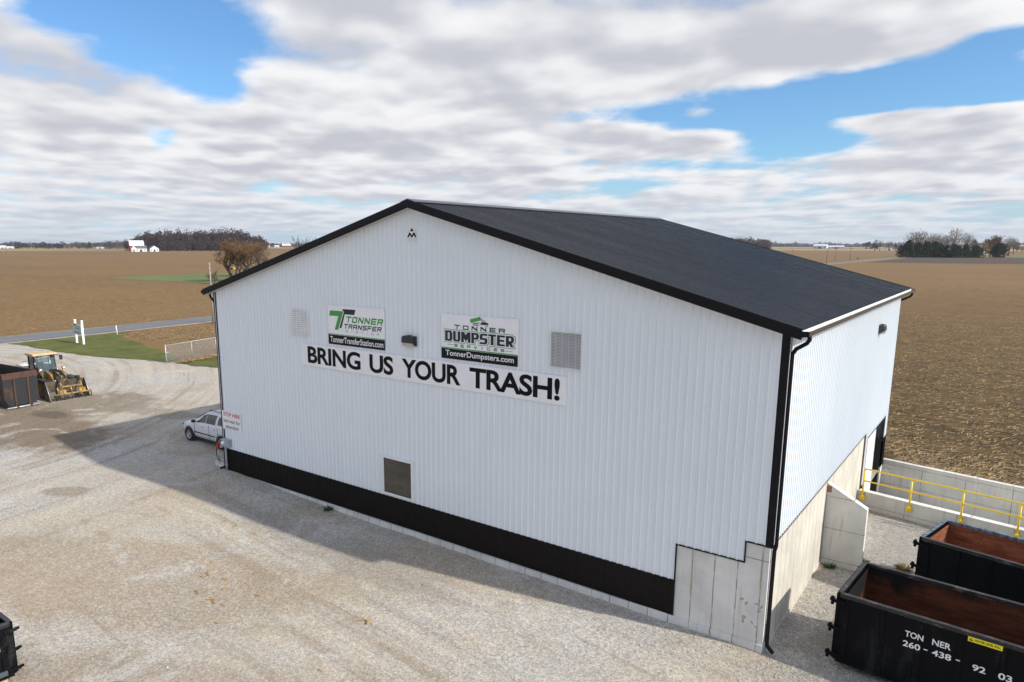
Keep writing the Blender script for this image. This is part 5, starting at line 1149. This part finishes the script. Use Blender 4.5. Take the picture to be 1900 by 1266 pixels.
# ------------------------------------------------------------------ distant farm buildings, poles, small things
M_BRED = plain('barn_red', (.22, .03, .025), .7, var=.15, scale=.3); M_BWH = plain('barn_white', (.66, .67, .69), .6, var=.05, scale=.3); M_RWH = plain('white_metal_roof', (.62, .64, .68), .45, var=.05, scale=.2)
M_RGR = plain('grey_shingle', (.12, .115, .11), .8, var=.15, scale=.5); M_RBL = plain('slate_blue_roof', (.05, .06, .10), .6, var=.1, scale=.3); M_WIN = plain('window_dark', (.03, .03, .035), .3)
def gable(name, label, px, py, wpx, eave_px, ridge_px, depth, wall, roofm, cat, turn=0.0, end_on=False, wins=3, door=True, gambrel=False):
    p = at(px, py); s = dist(p) / FPX; o = tag(empty(name, p, math.atan2(-(CAM[0] - p.x), CAM[1] - p.y) + PI + turn), label, cat); Wd = wpx * s; He = eave_px * s; Hr = ridge_px * s; Dp = depth * s
    if end_on: pr = [(-Wd / 2, 0), (Wd / 2, 0), (Wd / 2, He), (0, Hr), (-Wd / 2, He)]
    mb = MB()
    if end_on:
        mb.prism(pr, 0, Dp, wall); mb.build('wall', o)
        mb = MB(); t = .03 * Wd
        for sg in (-1, 1): mb.prism([(sg * Wd * .54, He - .03 * Hr), (0, Hr + .001), (0, Hr + t), (sg * Wd * .55, He - .03 * Hr + t)], -.03 * Dp, Dp * 1.03, roofm)
        mb.build('roof', o)
    else:
        mid = [(0, 0), (Dp, 0), (Dp, He)] + ([(Dp * .82, lerp(He, Hr, .65)), (Dp / 2, Hr), (Dp * .18, lerp(He, Hr, .65))] if gambrel else [(Dp / 2, Hr)]) + [(0, He)]
        mb.prism([(a, b) for a, b in mid], -Wd / 2, Wd / 2, wall, 'x'); mb.build('wall', o)
        mb = MB(); t = .04 * Hr; up_ = mid[3:-1] if not gambrel else mid[3:-1]
        line = [(Dp + .02 * Dp, He - .01)] + up_ + [(-.02 * Dp, He - .01)]
        for (a, b), (c, d) in zip(line, line[1:]): mb.prism([(a, b + .003 * Hr), (c, d + .003 * Hr), (c, d + t), (a, b + t)], -Wd * .52, Wd * .52, roofm, 'x')
        mb.build('roof', o, fix=False)
    for k in range(wins):
        x = (k + .5) / wins * Wd - Wd / 2; a = Wd * .05
        if door and k == wins // 2: continue
        mb = MB(); mb.bx((x - a, -.02 * Dp, He * .38), (x + a, -.002 * Dp, He * .70), M_WIN); mb.build('window', o)
    if door: mb = MB(); mb.bx((-Wd * .09, -.02 * Dp, 0), (Wd * .09, -.002 * Dp, He * .72), M_WIN); mb.build('door', o)
    return o
gable('barn', 'red barn with tall white roof in front of the brown wood on the left', 255, 466.6, 22, 9, 17, 9, M_BRED, M_RWH, 'barn', .25, gambrel=True)
gable('farmhouse', 'white farmhouse with grey roof in front of the red barn', 262, 467.2, 18, 5, 9.5, 9, M_BWH, M_RGR, 'house', .1)
gable('farmhouse', 'white house wing facing the field just left of the grey roofed farmhouse', 249, 467.3, 8, 5, 9.5, 9, M_BWH, M_RWH, 'house', 0, True, 2)
gable('garage', 'white gabled garage with dark blue roof right of the farmhouse', 287, 467.0, 14, 5, 9.5, 12, M_BWH, M_RBL, 'garage', .3, True, 3)
far_tree('distant_tree', 269.5, 467, 11, 12, 'dark red tree between the farmhouse and the garage', [M_TWIGR, M_WOODS3], 'round', 300, 5, leaf=.11)
gable('barn', 'small red barn with white roof right of the tawny tree', 532, 459.2, 15, 3, 6.2, 9, M_BRED, M_RWH, 'barn', .15)
gable('shed', 'small white shed left of the small red barn', 514, 459.2, 8, 2.1, 3.6, 6, M_BWH, M_RWH, 'shed', .1, False, 2)
gable('shed', 'tiny white shed behind the top of the tawny tree', 497, 459.4, 7, 2.2, 3.6, 6, M_BWH, M_RWH, 'shed', .0, False, 2)
gable('barn', 'long white barn at the left edge of the horizon', 4, 461.2, 12, 2.2, 4.2, 8, M_BWH, M_RWH, 'barn', .2, False, 3)
gable('barn', 'low white barn right of the long white barn on the left horizon', 19, 461.2, 11, 1.7, 3.0, 8, M_BWH, M_RWH, 'barn', .0, False, 3)
gable('barn', 'low white barn between the windbreak and the single conifer', 121, 460.6, 11, 2.2, 3.4, 6, M_BWH, M_RGR, 'barn', .0, False, 3)
gable('farmhouse', 'long low white house left of the brown wood', 186, 461.2, 12, 1.8, 3.2, 6, M_BWH, M_RGR, 'house', .0, False, 4)
gable('barn', 'larger white barn with humped roof in the middle of the right horizon', 1521, 461.6, 20, 4.2, 7.2, 12, M_BWH, M_RWH, 'barn', -.2, False, 4)
gable('barn', 'long low white barn right of the larger white barn', 1551, 461.6, 23, 3.0, 4.8, 10, M_BWH, M_RWH, 'barn', .05, False, 5)
gable('barn', 'small red barn roof peeking between the two white barns', 1537, 460.8, 6, 4.0, 6.6, 8, M_BRED, M_RWH, 'barn', .0, True, 0)
gable('shed', 'small pale blue white shed with peaked gable near the dark ragged tree', 1606.5, 461.6, 7, 2.4, 4.8, 6, M_BWH, M_RWH, 'shed', .0, True, 1)
gable('shed', 'tiny dark red shed against the dark ragged tree', 1616.5, 461.9, 5, 2.6, 4.2, 5, M_BRED, M_RGR, 'shed', .0, False, 1)
gable('farmhouse', 'distant tan farmhouse left of the evergreen row', 1650, 465.0, 13, 4, 6.5, 8, M_BWH, M_RGR, 'house', .2, False, 4)
gable('farmhouse', 'white gabled farmhouse between the evergreen row and the lone evergreen', 1822, 473, 13, 10, 17, 14, M_BWH, M_RGR, 'house', .5, True, 2)
gable('shed', 'white metal roofed shed behind the brown leaved tree', 1812, 458.6, 13, 1.6, 3.0, 6, M_BWH, M_RWH, 'shed', .0, False, 2)
gable('shed', 'white gabled shed at the far right edge beyond the yellow bush', 1896, 461, 9, 3, 5.5, 6, M_BWH, M_RWH, 'shed', .0, True, 1)
gable('barn', 'pale barn with grain bins far off left of the right roadside poles', 1454, 457.6, 13, 2.0, 3.4, 8, M_BWH, M_RWH, 'barn', .0, False, 3)
gable('barn', 'tiny pale barn far off right of the barn with grain bins', 1470, 457.5, 8, 1.6, 2.8, 6, M_BWH, M_RWH, 'barn', .0, False, 2)
gable('barn', 'tiny pale blue barn on the horizon above the long low white barn', 1584, 457.6, 8, 1.5, 2.6, 6, M_BWH, M_RWH, 'barn', .0, False, 2)
M_POLE = bark('pole_timber', (.16, .13, .105)); M_POLEG = bark('pole_grey', (.30, .28, .26))
def pole(px, py, top, lab, m_=M_POLE, r=.16, arm=True, grp='utility poles along the roads'):
    p = at(px, py); s = dist(p) / FPX; h_ = (py - top) * s; o = tag(empty('utility_pole', p, .3), lab, 'utility pole', grp); r = max(r, .16 * s)
    mb = MB(); mb.tube([(0, 0, -.1), (0, 0, h_)], [r, r * .7], m_, 8); mb.build('post', o)
    if arm:
        mb = MB(); mb.box((0, 0, h_ * .93), (2.2, .14, .16), m_); mb.build('cross_arm', o)
        mb = MB(); [mb.cyl((x, 0, h_ * .93 + .08), (x, 0, h_ * .93 + .34), .05, M_GALV, 6) for x in (-.95, -.3, .3, .95)]; mb.build('insulators', o)
pole(396, 600, 495, 'grey utility pole by the road right at the left roof corner', M_POLEG, .12, False)
pole(12.3, 470.5, 459, 'thin pole at the left edge of the picture before the pale strips'); pole(88.5, 464.6, 454.5, 'pale pole in front of the windbreak'); pole(128.6, 465, 454.8, 'pale pole left of the single conifer', M_POLEG); pole(171.3, 461.5, 455.5, 'short distant pole right of the single conifer', M_POLEG)
pole(1469.5, 475.5, 464.5, 'leaning looking pole just past the right roof slope'); pole(1533.5, 489.5, 463.5, 'tall pole nearest the start of the right hand road'); pole(1549.5, 484, 464, 'second pole along the right hand road'); pole(1576.8, 483.5, 462.5, 'third pole along the right hand road'); pole(1662.4, 475.5, 467.5, 'pole at the far end of the right hand road by the evergreens')
o = tag(empty('mailbox', at(1591, 483.2), .4), 'dark mailbox on a post beside the right hand road', 'mailbox')
mb = MB(); mb.bx((-.1, -.1, 0), (.1, .1, 1.1), M_POLE); mb.build('post', o); mb = MB(); mb.prism([(-.35, 1.1), (.35, 1.1), (.35, 1.6), (.2, 1.8), (-.2, 1.8), (-.35, 1.6)], -.5, .5, M_BRONZE); mb.build('box', o, .03)
o = tag(empty('play_set', at(434, 513), .5), 'blue and yellow playground set under the tawny tree', 'play set')
mb = MB(); 
for x in (-.9, .9):
    for y in (-.9, .9): mb.tube([(x, y, 0), (x, y, 2.3)], .07, M_WOOD, 6)
mb.bx((-1, -1, 1.1), (1, 1, 1.2), M_WOOD); mb.build('frame', o)
mb = MB(); mb.poly([(-1.2, -1.1, 2.2), (-1.2, 1.1, 2.2), (0, 1.1, 3.1), (0, -1.1, 3.1)], plain('canopy_blue', (.03, .09, .30), .5)); mb.poly([(1.2, -1.1, 2.2), (0, -1.1, 3.1), (0, 1.1, 3.1), (1.2, 1.1, 2.2)], plain('canopy_yellow', (.75, .42, .02), .5)); mb.build('canopy', o, fix=False)
mb = MB(); mb.prism([(-1.0, 1.15), (-2.9, .15), (-3.2, .15), (-3.2, .25), (-2.8, .30), (-1.0, 1.35)], -.3, .3, plain('canopy_yellow', (.75, .42, .02), .5)); mb.build('slide', o)
# weeds, husks, loose stones
M_WEED = plain('weed_green', (.05, .09, .025), .8, var=.3); M_WEEDY = plain('weed_dry', (.30, .22, .08), .8, var=.3)
def weed(loc, r, h_, m_, lab, seed):
    rnd = random.Random(seed); mb = MB()
    for k in range(70):
        a = rnd.uniform(0, 2 * PI); q = Vector((math.cos(a), math.sin(a), 0)); b = q * r * rnd.uniform(0, .5); t = q * r * rnd.uniform(.5, 1.2) + Vector((0, 0, h_ * rnd.uniform(.3, 1))); n_ = Vector((-q.y, q.x, 0)) * .016
        mb.mesh([b - n_, b + n_, (b + t) * .55 + Vector((0, 0, h_ * .15)) + n_, t, (b + t) * .55 + Vector((0, 0, h_ * .15)) - n_], [(0, 1, 2, 3, 4)], m_)
    tag(mb.build('weed', None, fix=False, loc=loc), lab, 'weed')
zt = lambda x, y: yard_z(x, y)
weed((7.45, -.30, zt(7.45, -.3)), .24, .16, M_WEED, 'dark green weed at the foot of the front wall', 1)
weed((24.75, 6.45, zt(24.7, 6.4)), .22, .16, M_WEED, 'small green weed in the corner of the wing wall', 2)
weed((26.75, 7.7, zt(26.7, 7.7)), .32, .22, M_WEEDY, 'dry yellowish weed by the door end of the blue rimmed dumpster', 3)
weed((25.55, 7.5, zt(25.5, 7.5)), .25, .15, M_WEED, 'low green weed in the gravel just behind the wing wall', 4)
M_HUSK = plain('dry_corn_husk', (.36, .235, .10), .8, var=.3, scale=7)
hs = lambda x, y: at(350 + x / 1.7273, 900 + y / 1.7273, -.2)
def husk_mesh(seed):
    r_ = random.Random(seed); mb = MB()
    for k in range(2 + seed % 2):
        a0 = r_.uniform(0, 6.28); L_ = r_.uniform(.09, .17); wd = r_.uniform(.025, .05); ps = []
        for i in range(5):
            t = i / 4 - .5; c_ = Vector((math.cos(a0 + t * .6), math.sin(a0 + t * .6), 0)) * t * 2 * L_; n_ = Vector((-math.sin(a0), math.cos(a0), 0)) * wd * (1 - (2 * t) ** 2 * .8); up_ = Vector((0, 0, .012 + .05 * abs(t) * r_.random() + .012 * k)); ps.append((c_ - n_ + up_, c_ + up_ + Vector((0, 0, .02)), c_ + n_ + up_))
        vs = [v for q in ps for v in q]; mb.mesh(vs, [f for i in range(4) for f in ((i * 3, i * 3 + 1, i * 3 + 4, i * 3 + 3), (i * 3 + 1, i * 3 + 2, i * 3 + 5, i * 3 + 4))], M_HUSK)
    return mb
protos = [husk_mesh(i).build('corn_husk', None, fix=False) for i in range(4)]
rnd = random.Random(3)
HP = [(405, 185, .7), (430, 217, .6), (60, 285, 1.3), (42, 290, .8), (115, 298, .9), (118, 328, .9), (72, 362, 1.2), (80, 372, .9), (112, 378, .8), (30, 340, 1.1), (183, 311, .5), (210, 154, .7), (145, 135, .8), (113, 120, .7), (556, 428, 1.1), (575, 437, 1.2), (424, 590, .6), (88, 437, .7), (222, 350, .9), (752, 318, .6), (607, 206, .4), (77, 246, .7), (35, 388, .6), (575, 120, .5), (1080, 510, .5), (130, 455, .5)]
for i, (x, y, s) in enumerate(HP):
    src = protos[i % 4]; o = src if i < 4 else src.copy()
    if i >= 4: COL.objects.link(o)
    p = hs(x, y); o.location = (p.x, p.y, yard_z(p.x, p.y)); o.rotation_euler = (0, 0, rnd.uniform(0, 6.28)); o.scale = (s * .8, s * .8, s * .8)
    tag(o, 'dry yellow corn husk lying loose on the gravel', 'corn husk', 'corn husks scattered on the gravel in front of the building')
def stones():
    rnd = random.Random(9); mb = MB(); ms = [plain('stone_pale', (.50, .48, .45), .9, var=.2), plain('stone_grey', (.30, .29, .27), .9, var=.2), plain('stone_tan', (.42, .36, .28), .9, var=.2)]
    for _ in range(9000):
        t = rnd.random()
        if t < .45: x = rnd.uniform(.5, 27); y = -.12 - abs(rnd.gauss(0, 1.0))
        elif t < .75: x = rnd.uniform(24.5, 26.5); y = rnd.uniform(-3.5, 6.5)
        else: x = rnd.uniform(6, 30); y = rnd.uniform(-12, -.5)
        r_ = rnd.uniform(.010, .028) * (1.35 if rnd.random() < .06 else 1); p = Vector((x, y, yard_z(x, y) + r_ * .25))
        vs = [p + Vector((math.cos(a) * r_ * rnd.uniform(.7, 1.2), math.sin(a) * r_ * rnd.uniform(.7, 1.2), 0)) for a in (0, 1.3, 2.5, 3.8, 5.1)] + [p + Vector((0, 0, r_ * .75))]
        mb.mesh(vs, [(i, (i + 1) % 5, 5) for i in range(5)], rnd.choice(ms))
    tag(mb.build('loose_stones', None, fix=False), 'loose pale stones lying on the gravel along the building', 'stones', None, 'stuff')
stones()
def fence_litter():
    rnd = random.Random(2); mb = MB(); a = Vector((-30.4, 15.35, 0)); b = Vector((-31.6, 20.6, 0))
    for _ in range(900):
        t = rnd.random(); p = a.lerp(b, t) + Vector((rnd.gauss(.35, .25), rnd.gauss(0, .2), rnd.uniform(.04, .16))); an = rnd.uniform(0, 6.28); u = Vector((math.cos(an), math.sin(an), rnd.uniform(-.2, .4))) * .14; v = Vector((-math.sin(an), math.cos(an), 0)) * .045
        mb.mesh([p - u - v, p + u - v, p + u + v, p - u + v], [(0, 1, 2, 3)], M_HUSK)
    tag(mb.build('leaf_litter', None, fix=False), 'orange drift of dry leaves along the foot of the chain link fence', 'leaves', None, 'stuff')
fence_litter()
# ------------------------------------------------------------------ the air
hm = bpy.data.materials.new('haze'); hm.use_nodes = True; hg = NG(hm.node_tree)
pv = hg.new('ShaderNodeVolumePrincipled'); pv.inputs['Color'].default_value = (.80, .87, .97, 1); pv.inputs['Density'].default_value = .00006; pv.inputs['Anisotropy'].default_value = .25
ho = hg.new('ShaderNodeOutputMaterial'); hg.link(pv.outputs[0], ho.inputs['Volume'])
mb = MB(); mb.bx((-8900, -8900, -6), (8900, 8900, 62), hm)
tag(mb.build('haze', None), None, None, None, 'stuff')
